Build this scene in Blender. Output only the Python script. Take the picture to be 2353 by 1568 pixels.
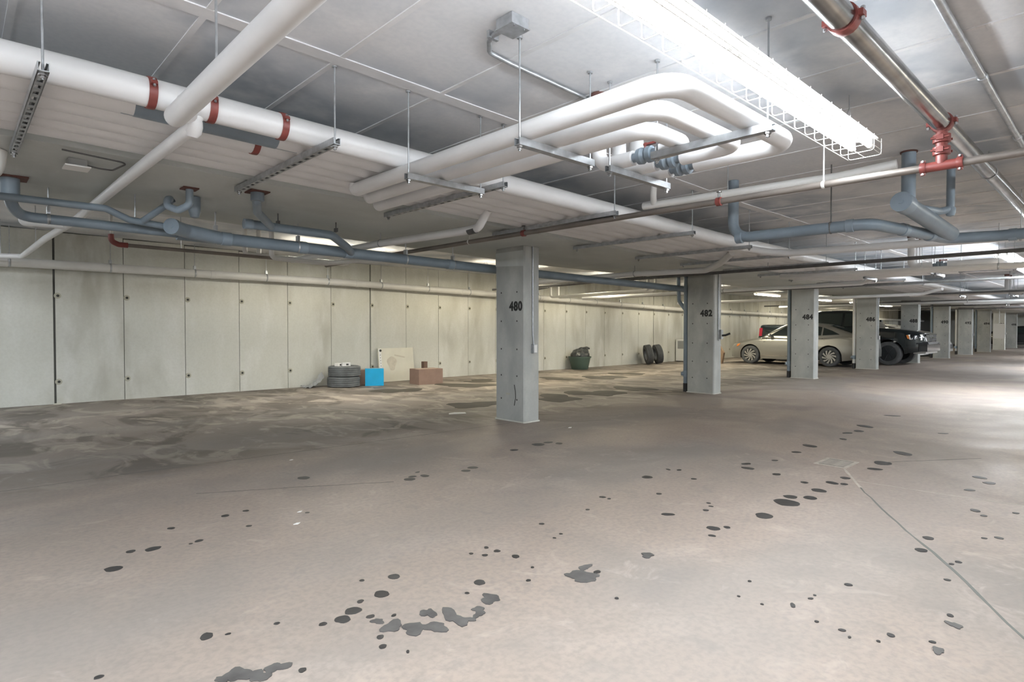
import bpy, math, random
from mathutils import Vector, Matrix
random.seed(7)
for _o in list(bpy.data.objects): bpy.data.objects.remove(_o)
SC = bpy.context.scene
COL = SC.collection
# ------------------------------------------------------------------ camera
FPX = 1364.0
cam = bpy.data.cameras.new('camera'); cam.sensor_width = 36.0; cam.lens = 36.0 * FPX / 2353.0
cam.clip_start = 0.05; cam.clip_end = 300
camo = bpy.data.objects.new('camera', cam); COL.objects.link(camo)
camo.location = (0, 0, 1.25)
YAW = math.atan2(1442.0, FPX); PITCH = math.atan(27.0 / FPX)
camo.rotation_euler = (math.pi / 2 - PITCH, 0, YAW - math.pi / 2)
SC.camera = camo
# ------------------------------------------------------------------ world, exposure
w = bpy.data.worlds.new('world'); SC.world = w; w.use_nodes = True
w.node_tree.nodes['Background'].inputs[0].default_value = (0.6, 0.62, 0.65, 1)
w.node_tree.nodes['Background'].inputs[1].default_value = 0.3
SC.view_settings.view_transform = 'Standard'; SC.view_settings.look = 'None'
SC.view_settings.exposure = 0.6; SC.view_settings.gamma = 1.0
SC.view_settings.use_curve_mapping = False
SC.cycles.use_denoising = True
SC.cycles.max_bounces = 5; SC.cycles.diffuse_bounces = 4; SC.cycles.glossy_bounces = 2; SC.cycles.transmission_bounces = 1; SC.cycles.transparent_max_bounces = 4
SC.cycles.use_adaptive_sampling = True; SC.cycles.adaptive_threshold = 0.07
SC.cycles.caustics_reflective = False; SC.cycles.caustics_refractive = False
SC.cycles.sample_clamp_indirect = 6.0
COOL = (0.88, 0.94, 1.0); WARM = (1.0, 0.89, 0.65); NEUT = (0.95, 0.98, 1.0); MIXD = (1.0, 0.95, 0.83)
P_AISLE = 34.0; P_BAY = 56.0; P_BACK = 66.0

# ------------------------------------------------------------------ materials
def _mat(name):
    m = bpy.data.materials.new(name); m.use_nodes = True
    return m, m.node_tree, m.node_tree.nodes['Principled BSDF']
def plain(name, col, rough=0.6, metal=0.0, coat=0.0, noise=0.0, nscale=12.0, bump=0.0, alpha=None):
    m, nt, p = _mat(name)
    p.inputs['Base Color'].default_value = (*col, 1); p.inputs['Roughness'].default_value = rough
    p.inputs['Metallic'].default_value = metal; p.inputs['Coat Weight'].default_value = coat
    if noise or bump:
        tc = nt.nodes.new('ShaderNodeTexCoord')
        n = nt.nodes.new('ShaderNodeTexNoise'); n.inputs['Scale'].default_value = nscale; n.inputs['Detail'].default_value = 5
        nt.links.new(tc.outputs['Object'], n.inputs['Vector'])
        if noise:
            r = nt.nodes.new('ShaderNodeValToRGB')
            r.color_ramp.elements[0].position = 0.3; r.color_ramp.elements[1].position = 0.7
            r.color_ramp.elements[0].color = (*[c * (1 - noise) for c in col], 1)
            r.color_ramp.elements[1].color = (*[min(1, c * (1 + noise)) for c in col], 1)
            nt.links.new(n.outputs['Fac'], r.inputs['Fac']); nt.links.new(r.outputs['Color'], p.inputs['Base Color'])
        if bump:
            b = nt.nodes.new('ShaderNodeBump'); b.inputs['Strength'].default_value = bump; b.inputs['Distance'].default_value = 0.01
            nt.links.new(n.outputs['Fac'], b.inputs['Height']); nt.links.new(b.outputs['Normal'], p.inputs['Normal'])
    return m
def emit(name, col, s, sampled=False):
    m, nt, p = _mat(name)
    if not sampled: m.cycles.emission_sampling = 'NONE'
    p.inputs['Base Color'].default_value = (*col, 1)
    p.inputs['Emission Color'].default_value = (*col, 1); p.inputs['Emission Strength'].default_value = s
    return m
def N(nt, typ, **kw):
    n = nt.nodes.new(typ)
    for k, v in kw.items():
        if k in n.inputs: n.inputs[k].default_value = v
        else: setattr(n, k, v)
    return n
def noise_fac(nt, vec, scale, detail, lo, hi, dist=0.0, rough=0.55):
    n = N(nt, 'ShaderNodeTexNoise', Scale=scale, Detail=detail, Distortion=dist, Roughness=rough)
    nt.links.new(vec, n.inputs['Vector'])
    r = N(nt, 'ShaderNodeMapRange', interpolation_type='SMOOTHSTEP'); r.inputs['From Min'].default_value = lo; r.inputs['From Max'].default_value = hi
    nt.links.new(n.outputs['Fac'], r.inputs['Value'])
    return r.outputs['Result'], n.outputs['Fac']
def mixc(nt, fac, a, b):
    m = N(nt, 'ShaderNodeMix', data_type='RGBA')
    if isinstance(fac, (int, float)): m.inputs[0].default_value = fac
    else: nt.links.new(fac, m.inputs[0])
    for i, c in ((6, a), (7, b)):
        if isinstance(c, tuple): m.inputs[i].default_value = (*c, 1)
        else: nt.links.new(c, m.inputs[i])
    return m.outputs[2]
def mul(nt, a, b):
    m = N(nt, 'ShaderNodeMath', operation='MULTIPLY')
    for i, c in ((0, a), (1, b)):
        if isinstance(c, (int, float)): m.inputs[i].default_value = c
        else: nt.links.new(c, m.inputs[i])
    return m.outputs[0]
def rng(nt, v, a, b):
    r = N(nt, 'ShaderNodeMapRange', interpolation_type='SMOOTHSTEP'); r.inputs['From Min'].default_value = a; r.inputs['From Max'].default_value = b
    nt.links.new(v, r.inputs['Value']); return r.outputs['Result']
def mapped(nt, src, scale):
    m = N(nt, 'ShaderNodeMapping'); m.inputs['Scale'].default_value = scale
    nt.links.new(src, m.inputs['Vector']); return m.outputs['Vector']
def concrete(name, base, dark, light, s1=0.8, s2=2.2, streak=(1, 1, 1), rough=0.85, amt=0.55, bump=0.15):
    m, nt, p = _mat(name)
    g = N(nt, 'ShaderNodeNewGeometry').outputs['Position']
    v = mapped(nt, g, streak)
    f1, _ = noise_fac(nt, v, s1, 3, 0.42, 0.68, 0.5)
    f2, _ = noise_fac(nt, v, s2, 3.5, 0.45, 0.75, 0.2)
    f3, raw = noise_fac(nt, g, 30.0, 2, 0.3, 0.75)
    c = mixc(nt, mul(nt, f1, amt), base, dark)
    c = mixc(nt, mul(nt, f2, amt), c, light)
    c = mixc(nt, mul(nt, f3, 0.12), c, dark)
    nt.links.new(c, p.inputs['Base Color']); p.inputs['Roughness'].default_value = rough
    return m
def floor_mat():
    m, nt, p = _mat('floor_concrete')
    g = N(nt, 'ShaderNodeNewGeometry').outputs['Position']
    sx = N(nt, 'ShaderNodeSeparateXYZ'); nt.links.new(g, sx.inputs[0])
    X, Y = sx.outputs['X'], sx.outputs['Y']
    base = (0.335, 0.272, 0.230); grey = (0.205, 0.185, 0.170); pale = (0.43, 0.36, 0.31); dark = (0.088, 0.074, 0.06)
    f1, _ = noise_fac(nt, g, 0.45, 3, 0.40, 0.66, 0.6)
    f2, _ = noise_fac(nt, g, 1.6, 4, 0.50, 0.74, 0.4)
    f3, raw = noise_fac(nt, g, 34.0, 3, 0.35, 0.72)
    c = mixc(nt, mul(nt, f1, 0.7), base, grey)
    c = mixc(nt, mul(nt, f2, 0.45), c, pale)
    c = mixc(nt, mul(nt, f3, 0.50), c, grey)
    f4, _ = noise_fac(nt, g, 5.5, 4, 0.52, 0.72, 0.6, 0.7)
    c = mixc(nt, mul(nt, f4, 0.45), c, grey)
    f5, _ = noise_fac(nt, g, 3.1, 4, 0.56, 0.74, 1.2, 0.7)
    c = mixc(nt, mul(nt, f5, 0.5), c, pale)
    # dirt worn into the parking stalls
    stall = rng(nt, Y, 5.3, 6.6)
    vs = mapped(nt, g, (1.0, 0.62, 1.0))
    d1, _ = noise_fac(nt, vs, 0.85, 5, 0.46, 0.57, 1.3, 0.62)
    d2, _ = noise_fac(nt, vs, 1.9, 4.5, 0.50, 0.62, 1.2, 0.62)
    c = mixc(nt, mul(nt, stall, 0.55), c, (0.17, 0.15, 0.13))
    c = mixc(nt, mul(nt, mul(nt, stall, d1), 0.8), c, dark)
    c = mixc(nt, mul(nt, mul(nt, stall, d2), 0.38), c, (0.56, 0.50, 0.42))
    # faint tyre sweeps in the aisle
    wv = N(nt, 'ShaderNodeTexWave', bands_direction='Y', Scale=0.16, Distortion=2.5, Detail=3.0); wv.inputs['Detail Scale'].default_value = 0.5
    nt.links.new(g, wv.inputs['Vector'])
    c = mixc(nt, mul(nt, rng(nt, wv.outputs['Fac'], 0.62, 0.95), 0.22), c, (0.26, 0.24, 0.225))
    nt.links.new(c, p.inputs['Base Color'])
    rr = N(nt, 'ShaderNodeMapRange'); rr.inputs['To Min'].default_value = 0.52; rr.inputs['To Max'].default_value = 0.8
    nt.links.new(f1, rr.inputs['Value']); nt.links.new(rr.outputs['Result'], p.inputs['Roughness'])
    return m
M = {}
M['floor'] = floor_mat()
M['wall'] = concrete('wall_concrete', (0.66, 0.665, 0.61), (0.36, 0.35, 0.29), (0.76, 0.765, 0.73), 0.7, 2.4, (1.3, 1, 0.38), amt=0.62)
M['joint'] = plain('joint_dark_grey', (0.13, 0.13, 0.12), 0.9)  # dark grey of the wall joints and a floor joint
M['ceiling'] = concrete('ceiling_concrete', (0.74, 0.75, 0.77), (0.38, 0.43, 0.49), (0.82, 0.82, 0.83), 0.75, 2.2, (1, 1, 1), amt=0.85)
M['ridge'] = concrete('ceiling_ridge', (0.78, 0.78, 0.79), (0.55, 0.56, 0.58), (0.78, 0.78, 0.78), 2.0, 5.0)
M['beam'] = concrete('beam_concrete', (0.60, 0.63, 0.61), (0.45, 0.48, 0.47), (0.68, 0.71, 0.69), 0.6, 1.8, amt=0.5)
M['column'] = concrete('column_concrete', (0.43, 0.44, 0.42), (0.28, 0.29, 0.28), (0.52, 0.53, 0.50), 1.6, 4.0, (1, 1, 0.6), amt=0.6)
M['hole'] = plain('tie_hole_dark', (0.05, 0.05, 0.045), 0.9)
M['halo'] = plain('tie_patch', (0.45, 0.44, 0.36), 0.9)
M['ink'] = plain('stencil_black', (0.02, 0.02, 0.02), 0.7)
M['oil'] = plain('oil_stain', (0.036, 0.034, 0.033), 0.5, noise=0.3, nscale=6)
M['oil_soft'] = plain('old_oil_stain', (0.085, 0.080, 0.076), 0.65, noise=0.35, nscale=9)
M['wet'] = plain('wet_stain', (0.05, 0.044, 0.034), 0.7, noise=0.4, nscale=2)
M['white_pipe'] = plain('white_pvc_jacket', (0.76, 0.765, 0.77), 0.35, noise=0.05, nscale=3)
M['white_pipe2'] = plain('white_painted_pipe', (0.72, 0.72, 0.70), 0.45, noise=0.06, nscale=3)
M['blue'] = plain('grey_blue_drain_pipe', (0.20, 0.25, 0.295), 0.4, noise=0.12, nscale=4)
M['blue2'] = plain('grey_blue_fitting', (0.245, 0.305, 0.36), 0.38, noise=0.1, nscale=4)
M['dark_pipe'] = plain('black_iron_pipe', (0.10, 0.10, 0.10), 0.5, noise=0.2)
M['brown_pipe'] = plain('dark_sprinkler_pipe', (0.21, 0.185, 0.165), 0.42, 0.35, noise=0.2, nscale=3)
M['steel'] = plain('galvanised_steel', (0.46, 0.48, 0.50), 0.38, 0.75, noise=0.18, nscale=20)
M['bright_steel'] = plain('polished_steel_pipe', (0.42, 0.42, 0.42), 0.2, 1.0, noise=0.25, nscale=7)
M['red'] = plain('red_coupling', (0.21, 0.05, 0.042), 0.4, noise=0.2)
M['rust'] = plain('rust_red_collar', (0.12, 0.055, 0.045), 0.8)
M['white'] = plain('white_enamel', (0.82, 0.82, 0.80), 0.4)
M['wire'] = plain('white_wire', (0.85, 0.84, 0.80), 0.4)
M['tube'] = emit('fluorescent_tube', (0.92, 0.96, 1.0), 30.0, True)
M['tube_w'] = emit('fluorescent_tube_warm', (1.0, 0.93, 0.78), 10.0)
M['tube_b'] = emit('fluorescent_tube_bright', (0.88, 0.94, 1.0), 115.0, True)
M['plastic_grey'] = plain('grey_plastic', (0.33, 0.34, 0.34), 0.5)
M['black'] = plain('black_rubber', (0.03, 0.03, 0.032), 0.7)
M['tyre'] = plain('tyre_rubber', (0.085, 0.09, 0.095), 0.75, noise=0.2, nscale=8)
M['tyre_lt'] = plain('dusty_tyre_rubber', (0.15, 0.16, 0.165), 0.85, noise=0.25, nscale=6)
M['cyan'] = plain('bright_blue_card', (0.0, 0.43, 0.80), 0.45, noise=0.06, nscale=6)
M['card'] = plain('brown_cardboard', (0.30, 0.205, 0.165), 0.8, noise=0.08, nscale=6)
M['card2'] = plain('dark_cardboard', (0.16, 0.10, 0.075), 0.8)
M['board'] = plain('cream_panel', (0.70, 0.68, 0.58), 0.6, noise=0.06, nscale=3)
M['stain'] = plain('tan_stain', (0.58, 0.54, 0.45), 0.7, noise=0.12, nscale=9)
M['green'] = plain('dark_green_plastic', (0.075, 0.115, 0.09), 0.5)
M['bag'] = plain('black_bag_plastic', (0.055, 0.06, 0.06), 0.3, noise=0.3, nscale=14, bump=0.6)
M['paper'] = plain('white_paper', (0.8, 0.8, 0.78), 0.7)
M['silver'] = plain('silver_paint', (0.46, 0.46, 0.43), 0.3, 0.7, 0.8)
M['blackpaint'] = plain('black_paint', (0.010, 0.016, 0.020), 0.15, 0.2, 1.0)
M['whitepaint'] = plain('white_paint', (0.75, 0.74, 0.72), 0.25, 0.0, 0.8)
M['greypaint'] = plain('dark_grey_paint', (0.03, 0.032, 0.036), 0.25, 0.2, 0.8)
M['glass'] = plain('tinted_glass', (0.025, 0.035, 0.035), 0.06, 0.0, 0.5)
M['trim'] = plain('black_trim', (0.02, 0.02, 0.02), 0.5)
M['chrome'] = plain('chrome', (0.7, 0.7, 0.7), 0.12, 1.0)
M['alloy'] = plain('alloy_wheel', (0.62, 0.62, 0.60), 0.3, 0.7)
M['alloy_dk'] = plain('dark_alloy', (0.05, 0.055, 0.06), 0.35, 0.6)
M['lamp_clear'] = plain('clear_headlamp', (0.65, 0.65, 0.62), 0.15, 0.2, 0.6)
M['amber'] = plain('amber_lens', (0.80, 0.26, 0.05), 0.25, 0, 0.5)
M['redlens'] = plain('red_lens', (0.42, 0.01, 0.04), 0.2, 0, 0.6)
M['grate'] = plain('cast_grate', (0.42, 0.38, 0.33), 0.6, noise=0.2)
M['wood'] = plain('brown_wood', (0.25, 0.17, 0.11), 0.8, noise=0.25, nscale=7)

# ------------------------------------------------------------------ geometry helpers
ORI = {}
def fall(x): return 0.02 * min(max(x - 0.5, 0.0), 6.5)       # the slab drops slightly along the hall
def CE(x): return 2.90 - fall(x)                              # upper ceiling
def SL(x): return 2.46 - fall(x)                              # underside of the drop beam
def tag(o, label=None, cat=None, group=None, kind=None):
    if label: o['label'] = label
    if cat: o['category'] = cat
    if group: o['group'] = group
    if kind: o['kind'] = kind
    return o
def thing(name, label, cat, loc=(0, 0, 0), group=None, rz=0.0):
    o = bpy.data.objects.new(name, None); COL.objects.link(o); o.empty_display_size = 0.05
    o.location = loc; o.rotation_euler = (0, 0, rz); ORI[o] = Vector(loc)
    return tag(o, label, cat, group)
def link(name, mesh, parent=None, loc=None):
    o = bpy.data.objects.new(name, mesh); COL.objects.link(o)
    if parent is not None: o.parent = parent; ORI[o] = ORI.get(parent, Vector())
    if loc is not None: o.location = Vector(loc) - (ORI.get(parent, Vector()) if parent is not None else Vector())
    return o
class MB:
    def __init__(s): s.v = []; s.f = []
    def box(s, x0, x1, y0, y1, z0, z1):
        n = len(s.v)
        s.v += [(x, y, z) for z in (z0, z1) for y in (y0, y1) for x in (x0, x1)]
        s.f += [tuple(n + i for i in q) for q in ((0, 2, 3, 1), (4, 5, 7, 6), (0, 1, 5, 4), (2, 6, 7, 3), (0, 4, 6, 2), (1, 3, 7, 5))]
        return s
    def hexa(s, pts):
        n = len(s.v); s.v += [tuple(p) for p in pts]
        s.f += [tuple(n + i for i in q) for q in ((0, 2, 3, 1), (4, 5, 7, 6), (0, 1, 5, 4), (2, 6, 7, 3), (0, 4, 6, 2), (1, 3, 7, 5))]
        return s
    def obox(s, c, size, mat):
        n = len(s.v); hx, hy, hz = [d / 2 for d in size]; c = Vector(c)
        for z in (-hz, hz):
            for y in (-hy, hy):
                for x in (-hx, hx): s.v.append(tuple(c + mat @ Vector((x, y, z))))
        s.f += [tuple(n + i for i in q) for q in ((0, 2, 3, 1), (4, 5, 7, 6), (0, 1, 5, 4), (2, 6, 7, 3), (0, 4, 6, 2), (1, 3, 7, 5))]
        return s
    def tube(s, pts, r, seg=16, bend=0.0, caps=True, arc=5):
        P = [Vector(p) for p in pts]
        if bend and len(P) > 2:
            Q = [P[0]]
            for i in range(1, len(P) - 1):
                a, b, c = P[i - 1], P[i], P[i + 1]
                d1 = (a - b); d2 = (c - b); l1, l2 = d1.length, d2.length; d1 /= l1; d2 /= l2
                cs = max(-1, min(1, d1.dot(d2))); ang = math.acos(cs)
                if ang > math.pi - 0.12: Q.append(b); continue
                t = min(bend / math.tan(ang / 2), 0.49 * l1, 0.49 * l2); R = t * math.tan(ang / 2)
                cen = b + (d1 + d2).normalized() * (R / math.sin(ang / 2))
                p0 = b + d1 * t - cen; p1 = b + d2 * t - cen; tot = p0.angle(p1); ax = p0.cross(p1).normalized()
                for k in range(arc + 1): Q.append(cen + Matrix.Rotation(tot * k / arc, 3, ax) @ p0)
            Q.append(P[-1]); P = Q
        n0 = len(s.v); k = len(P)
        T = []
        for i in range(k):
            a = P[min(i + 1, k - 1)] - P[i]; b = P[i] - P[max(i - 1, 0)]
            t = (a.normalized() if a.length > 1e-9 else Vector()) + (b.normalized() if b.length > 1e-9 else Vector())
            T.append(t.normalized())
        u = T[0].orthogonal().normalized()
        rr = r if isinstance(r, (list, tuple)) else [r] * k
        for i in range(k):
            u = (u - T[i] * u.dot(T[i])).normalized(); w_ = T[i].cross(u)
            for j in range(seg):
                a = 2 * math.pi * j / seg
                s.v.append(tuple(P[i] + (u * math.cos(a) + w_ * math.sin(a)) * rr[min(i, len(rr) - 1)]))
        for i in range(k - 1):
            for j in range(seg):
                a = n0 + i * seg + j; b = n0 + i * seg + (j + 1) % seg
                s.f.append((a, b, b + seg, a + seg))
        if caps:
            s.f.append(tuple(n0 + j for j in reversed(range(seg)))); s.f.append(tuple(n0 + (k - 1) * seg + j for j in range(seg)))
        return s
    def lathe(s, prof, org, axis=(0, 0, 1), seg=20, closed=False):
        ax = Vector(axis).normalized(); u = ax.orthogonal().normalized(); w_ = ax.cross(u); o = Vector(org); n0 = len(s.v); k = len(prof)
        for (r, h) in prof:
            for j in range(seg):
                a = 2 * math.pi * j / seg
                s.v.append(tuple(o + ax * h + (u * math.cos(a) + w_ * math.sin(a)) * r))
        for i in range(k - 1 + (1 if closed else 0)):
            i2 = (i + 1) % k
            for j in range(seg):
                j2 = (j + 1) % seg
                s.f.append((n0 + i * seg + j, n0 + i * seg + j2, n0 + i2 * seg + j2, n0 + i2 * seg + j))
        if not closed:
            if prof[0][0] > 1e-6: s.f.append(tuple(n0 + j for j in reversed(range(seg))))
            if prof[-1][0] > 1e-6: s.f.append(tuple(n0 + (k - 1) * seg + j for j in range(seg)))
        return s
    def poly(s, ring, d):                       # prism: ring of points, extruded by vector d
        n = len(s.v); k = len(ring); d = Vector(d)
        s.v += [tuple(p) for p in ring]; s.v += [tuple(Vector(p) + d) for p in ring]
        s.f.append(tuple(range(n, n + k))); s.f.append(tuple(reversed(range(n + k, n + 2 * k))))
        for i in range(k):
            j = (i + 1) % k; s.f.append((n + i, n + k + i, n + k + j, n + j))
        return s
    def mesh(s, name, mat, off=Vector(), smooth=True, up=False):
        me = bpy.data.meshes.new(name)
        vs = [(x - off.x, y - off.y, (z - fall(x) if up else z) - off.z) for x, y, z in s.v]
        me.from_pydata(vs, [], s.f); me.validate()
        me.materials.append(M[mat])
        import bmesh
        bm = bmesh.new(); bm.from_mesh(me); bmesh.ops.recalc_face_normals(bm, faces=bm.faces); bm.to_mesh(me); bm.free()
        if smooth:
            me.polygons.foreach_set('use_smooth', [True] * len(me.polygons)); me.set_sharp_from_angle(angle=math.radians(38))
        return me
    def build(s, name, mat, parent=None, smooth=True, up=False, org=None):
        off = ORI.get(parent, Vector()) if parent is not None else Vector(org if org else (0, 0, 0))
        o = link(name, s.mesh(name, mat, off, smooth, up), parent)
        if parent is None: o.location = off; ORI[o] = off
        return o
ORD = ['first', 'second', 'third', 'fourth', 'fifth', 'sixth', 'seventh', 'eighth', 'ninth', 'tenth', 'eleventh', 'twelfth', 'thirteenth', 'fourteenth', 'fifteenth']

# ------------------------------------------------------------------ the setting
X0, X1, YB, YW = -12.0, 62.0, -9.0, 12.45
fl = MB().box(X0, X1, YB, YW + 0.2, -0.2, 0).build('floor', 'floor', smooth=False)
tag(fl, 'stained grey beige concrete garage floor', 'floor', kind='structure')
XB = [X0, 0.5, 7.0, X1]
def slab(mb, y0, y1, zf, top):
    for a, b in zip(XB[:-1], XB[1:]):
        mb.hexa([(x, y, z) for z in (None, top) for y in (y0, y1) for x in (a, b)] if False else
                [(a, y0, zf(a)), (b, y0, zf(b)), (a, y1, zf(a)), (b, y1, zf(b)), (a, y0, top), (b, y0, top), (a, y1, top), (b, y1, top)])
YD0, YD1 = 4.88, 6.95
cm = MB(); slab(cm, YB, YW + 0.2, CE, 3.1)
ceil = cm.build('ceiling', 'ceiling', smooth=False)
tag(ceil, 'blotchy pale concrete ceiling slab of the parking garage', 'ceiling', kind='structure')
bmx = MB(); slab(bmx, YD0, YD1, SL, 2.88 - 0.0)
bm_ = bmx.build('drop_beam', 'beam', ceil, smooth=False)
# board-form ridges of the ceiling
rb = MB().box(X0, 0.5, 3.29, 3.40, 2.893, 2.905).hexa([(0.5, 3.29, 2.893), (7, 3.29, 2.763), (0.5, 3.40, 2.893), (7, 3.40, 2.763), (0.5, 3.29, 2.91), (7, 3.29, 2.78), (0.5, 3.40, 2.91), (7, 3.40, 2.78)]).box(7, 40, 3.29, 3.40, 2.763, 2.775)
rb.build('seam_ridge', 'ridge', ceil, smooth=False)
rr_ = MB().box(-0.017, 0.017, -6.0, 4.87, -0.006, 0.01).mesh('seam_ridge', 'ridge', smooth=False)
for k in range(-4, 26):
    x = 0.25 + 0.735 * k; link('seam_ridge', rr_, ceil, (x, 0, CE(x)))
for y0 in (1.0, -1.4):
    MB().box(0.5, 7, y0, y0 + 0.02, 0, 0.01).hexa([(0.5, y0, CE(.5) - .004), (7, y0, CE(7) - .004), (0.5, y0 + .03, CE(.5) - .004), (7, y0 + .03, CE(7) - .004), (0.5, y0, CE(.5) + .01), (7, y0, CE(7) + .01), (0.5, y0 + .03, CE(.5) + .01), (7, y0 + .03, CE(7) + .01)])
# back wall by the stalls: backing, cast panels with joints, tie holes
wl = MB().box(X0, X1, YW, YW + 0.2, -0.05, 2.95).build('wall_back', 'joint', smooth=False)
tag(wl, 'long pale cast concrete wall behind the parking stalls', 'wall', kind='structure')
joints = [1.26 + 0.985 * k for k in range(-13, 52)]
major = {0, 6, 18, 30, 42}
hole = MB().lathe([(0.0, -0.004), (0.016, -0.004), (0.022, 0.0)], (0, 0, 0), (0, -1, 0), 10).mesh('tie_hole', 'hole')
halo = MB().lathe([(0.05, 0.0), (0.045, 0.002), (0.0, 0.002)], (0, 0, 0), (0, -1, 0), 14).mesh('tie_patch', 'halo')
for i, (a, b) in enumerate(zip(joints[:-1], joints[1:])):
    g0 = 0.016 if (i - 13) in major else 0.005; g1 = 0.016 if (i - 12) in major else 0.005
    top = min(CE(a), CE(b)) - 0.002
    pn = MB().box(a + g0, b - g1, YW - 0.03, YW, 0.0, top).build('wall_panel', 'wall', wl, smooth=False)
    if -1 <= i - 13 < 30:
        for z in (0.37, 1.81):
            link('tie_patch', halo, wl, (a + 0.045, YW - 0.0305, z)); link('tie_hole', hole, wl, (a + 0.05, YW - 0.034, z))
rub = MB().lathe([(0.06, 0), (0.045, 0.012), (0.0, 0.015)], (1.28, YW - 0.06, 0.0), (0, 0, 1), 9).build('mortar_lump', 'board', wl)
for nm, args, lab in (('wall_aisle', (X0, X1, YB - 0.2, YB, -0.05, 2.95), 'plain concrete wall across the aisle behind the camera'),
                      ('wall_near', (X0 - 0.2, X0, YB - 0.2, YW + 0.2, -0.05, 2.95), 'plain concrete end wall behind the camera'),
                      ('wall_far', (X1, X1 + 0.2, YB - 0.2, YW + 0.2, -0.05, 2.95), 'distant pale end wall of the parking aisle')):
    tag(MB().box(*args).build(nm, 'wall', smooth=False), lab, 'wall', kind='structure')

# ------------------------------------------------------------------ fluorescent fixtures
def fixture(x0, x1, y, zg, label, col, power, warm=False, guard=True, tube=None):
    """zg: underside of the wire guard"""
    xm = (x0 + x1) / 2
    t = thing('fluorescent_light', label, 'light', (xm, y, zg), 'fluorescent fixtures')
    zt = zg + 0.055; zp = zg + 0.105; hwd = 0.10 if guard else 0.045
    MB().hexa([(x0, y - hwd, zp), (x1, y - hwd, zp), (x0, y + hwd, zp), (x1, y + hwd, zp), (x0, y - 0.03, zp + 0.05), (x1, y - 0.03, zp + 0.05), (x0, y + 0.03, zp + 0.05), (x1, y + 0.03, zp + 0.05)]).build('housing', 'white', t, smooth=False)
    n = 2 if x1 - x0 > 3 else 1
    for k in range(n):
        a = x0 + (x1 - x0) * k / n + 0.03; b = x0 + (x1 - x0) * (k + 1) / n - 0.03
        for s in (-1, 1):
            tb = MB().tube([(a + 0.03, y + s * 0.055, zt), (b - 0.03, y + s * 0.055, zt)], 0.017, 10).build('tube', tube or ('tube_w' if warm else 'tube'), t)
            for e, d in ((a, 1), (b, -1)):
                MB().tube([(e, y + s * 0.055, zt), (e + d * 0.035, y + s * 0.055, zt)], 0.019, 10).box(e - 0.008, e + 0.008, y + s * 0.055 - 0.012, y + s * 0.055 + 0.012, zt, zp).build('lamp_socket', 'white', t)
        ld = bpy.data.lights.new('lamp', 'AREA'); ld.shape = 'RECTANGLE'; ld.size = b - a; ld.size_y = 0.09
        ld.energy = power * (b - a) / 2.0; ld.color = col
        lo = bpy.data.objects.new('lamp', ld); COL.objects.link(lo); lo.parent = t
        lo.location = ((a + b) / 2 - xm, 0, zp - 0.004 - zg)
    if guard:
        g = MB(); hw = 0.105; zs = zg + 0.08
        for yy, zz in ((-hw, zg), (0, zg), (hw, zg), (-hw, zs), (hw, zs), (-hw, zg + 0.03)):
            g.tube([(x0 - 0.03, y + yy, zz), (x1 + 0.03, y + yy, zz)], 0.0025, 5)
        m_ = int((x1 - x0) / 0.155)
        for k in range(m_ + 1):
            xx = x0 - 0.03 + (x1 - x0 + 0.06) * k / m_
            g.tube([(xx, y - hw, zs + 0.03), (xx, y - hw, zg), (xx, y + hw, zg), (xx, y + hw, zs + 0.03)], 0.0025, 5, bend=0.02, arc=3)
        g.build('wire_guard', 'wire', t)
    for xx in (x0 + 0.3, x1 - 0.3):
        MB().tube([(xx - 0.08, y, zp + 0.05), (xx, y, zp + 0.16), (xx, y, CE(xx) - 0.001)], 0.003, 5).tube([(xx + 0.08, y, zp + 0.05), (xx, y, zp + 0.16)], 0.003, 5).build('suspension_wire', 'steel', t)
    return t
fixture(0.55, 4.70, 1.36, 2.47, 'large caged double-tube fluorescent light at upper right, nearest the camera', COOL, P_AISLE)
fixture(12.0, 16.2, 1.50, 2.37, 'caged fluorescent light at the right edge beyond the second pipe loop', NEUT, P_AISLE * 1.7, tube='tube_b')
fixture(8.0, 10.2, -1.2, 2.42, 'fluorescent light just outside the right edge over the aisle', WARM, P_BACK * 1.2, True, guard=False)
fixture(22.8, 27.0, 1.42, 2.36, 'distant caged fluorescent light over the aisle, third along its row', NEUT, P_AISLE * 1.7, tube='tube_b')
fixture(33.0, 37.2, 1.42, 2.36, 'small distant caged fluorescent light over the aisle, fourth along its row', NEUT, P_AISLE * 1.7, tube='tube_b')
fixture(53.5, 57.7, 1.42, 2.36, 'added last fluorescent light brightening the end wall of the aisle', NEUT, P_AISLE * 1.7, tube='tube_b')  # extra fixture added so the far end does not go black
fixture(44.0, 48.2, 1.42, 2.36, 'farthest caged fluorescent light hanging over the aisle', NEUT, P_AISLE * 1.7, tube='tube_b')
for i, (x, y) in enumerate(((-5.2, 1.36), (-8.0, -4.2), (-2.0, -4.2), (4.2, -4.2), (14, -4.6), (28, -4.6))):  # fill fixtures added out of view to brighten the near floor and ceiling
    fixture(x, x + 4.15, y, 2.42, 'added fluorescent fill light behind or beside the camera, %s of six' % ORD[i], COOL if i < 4 else NEUT, P_BACK * (1.5 if i == 0 else 0.85), guard=False, tube='tube_b')
for i, x in enumerate((-6.6, -3.0, 4.2, 8.4, 12.4, 17.6, 22.2, 28.0, 33.0, 38.0, 44.0)):
    fixture(x, x + 2.2, 10.05, 2.56 if x < 7 else 2.52, 'bare-tube fluorescent light over the stalls by the wall, %s from the left' % ORD[i], COOL if x < 3 else (MIXD if x < 8 else WARM), P_BAY * (1.25 if x > 8 else 1.0), x > 3, guard=False)

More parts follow.
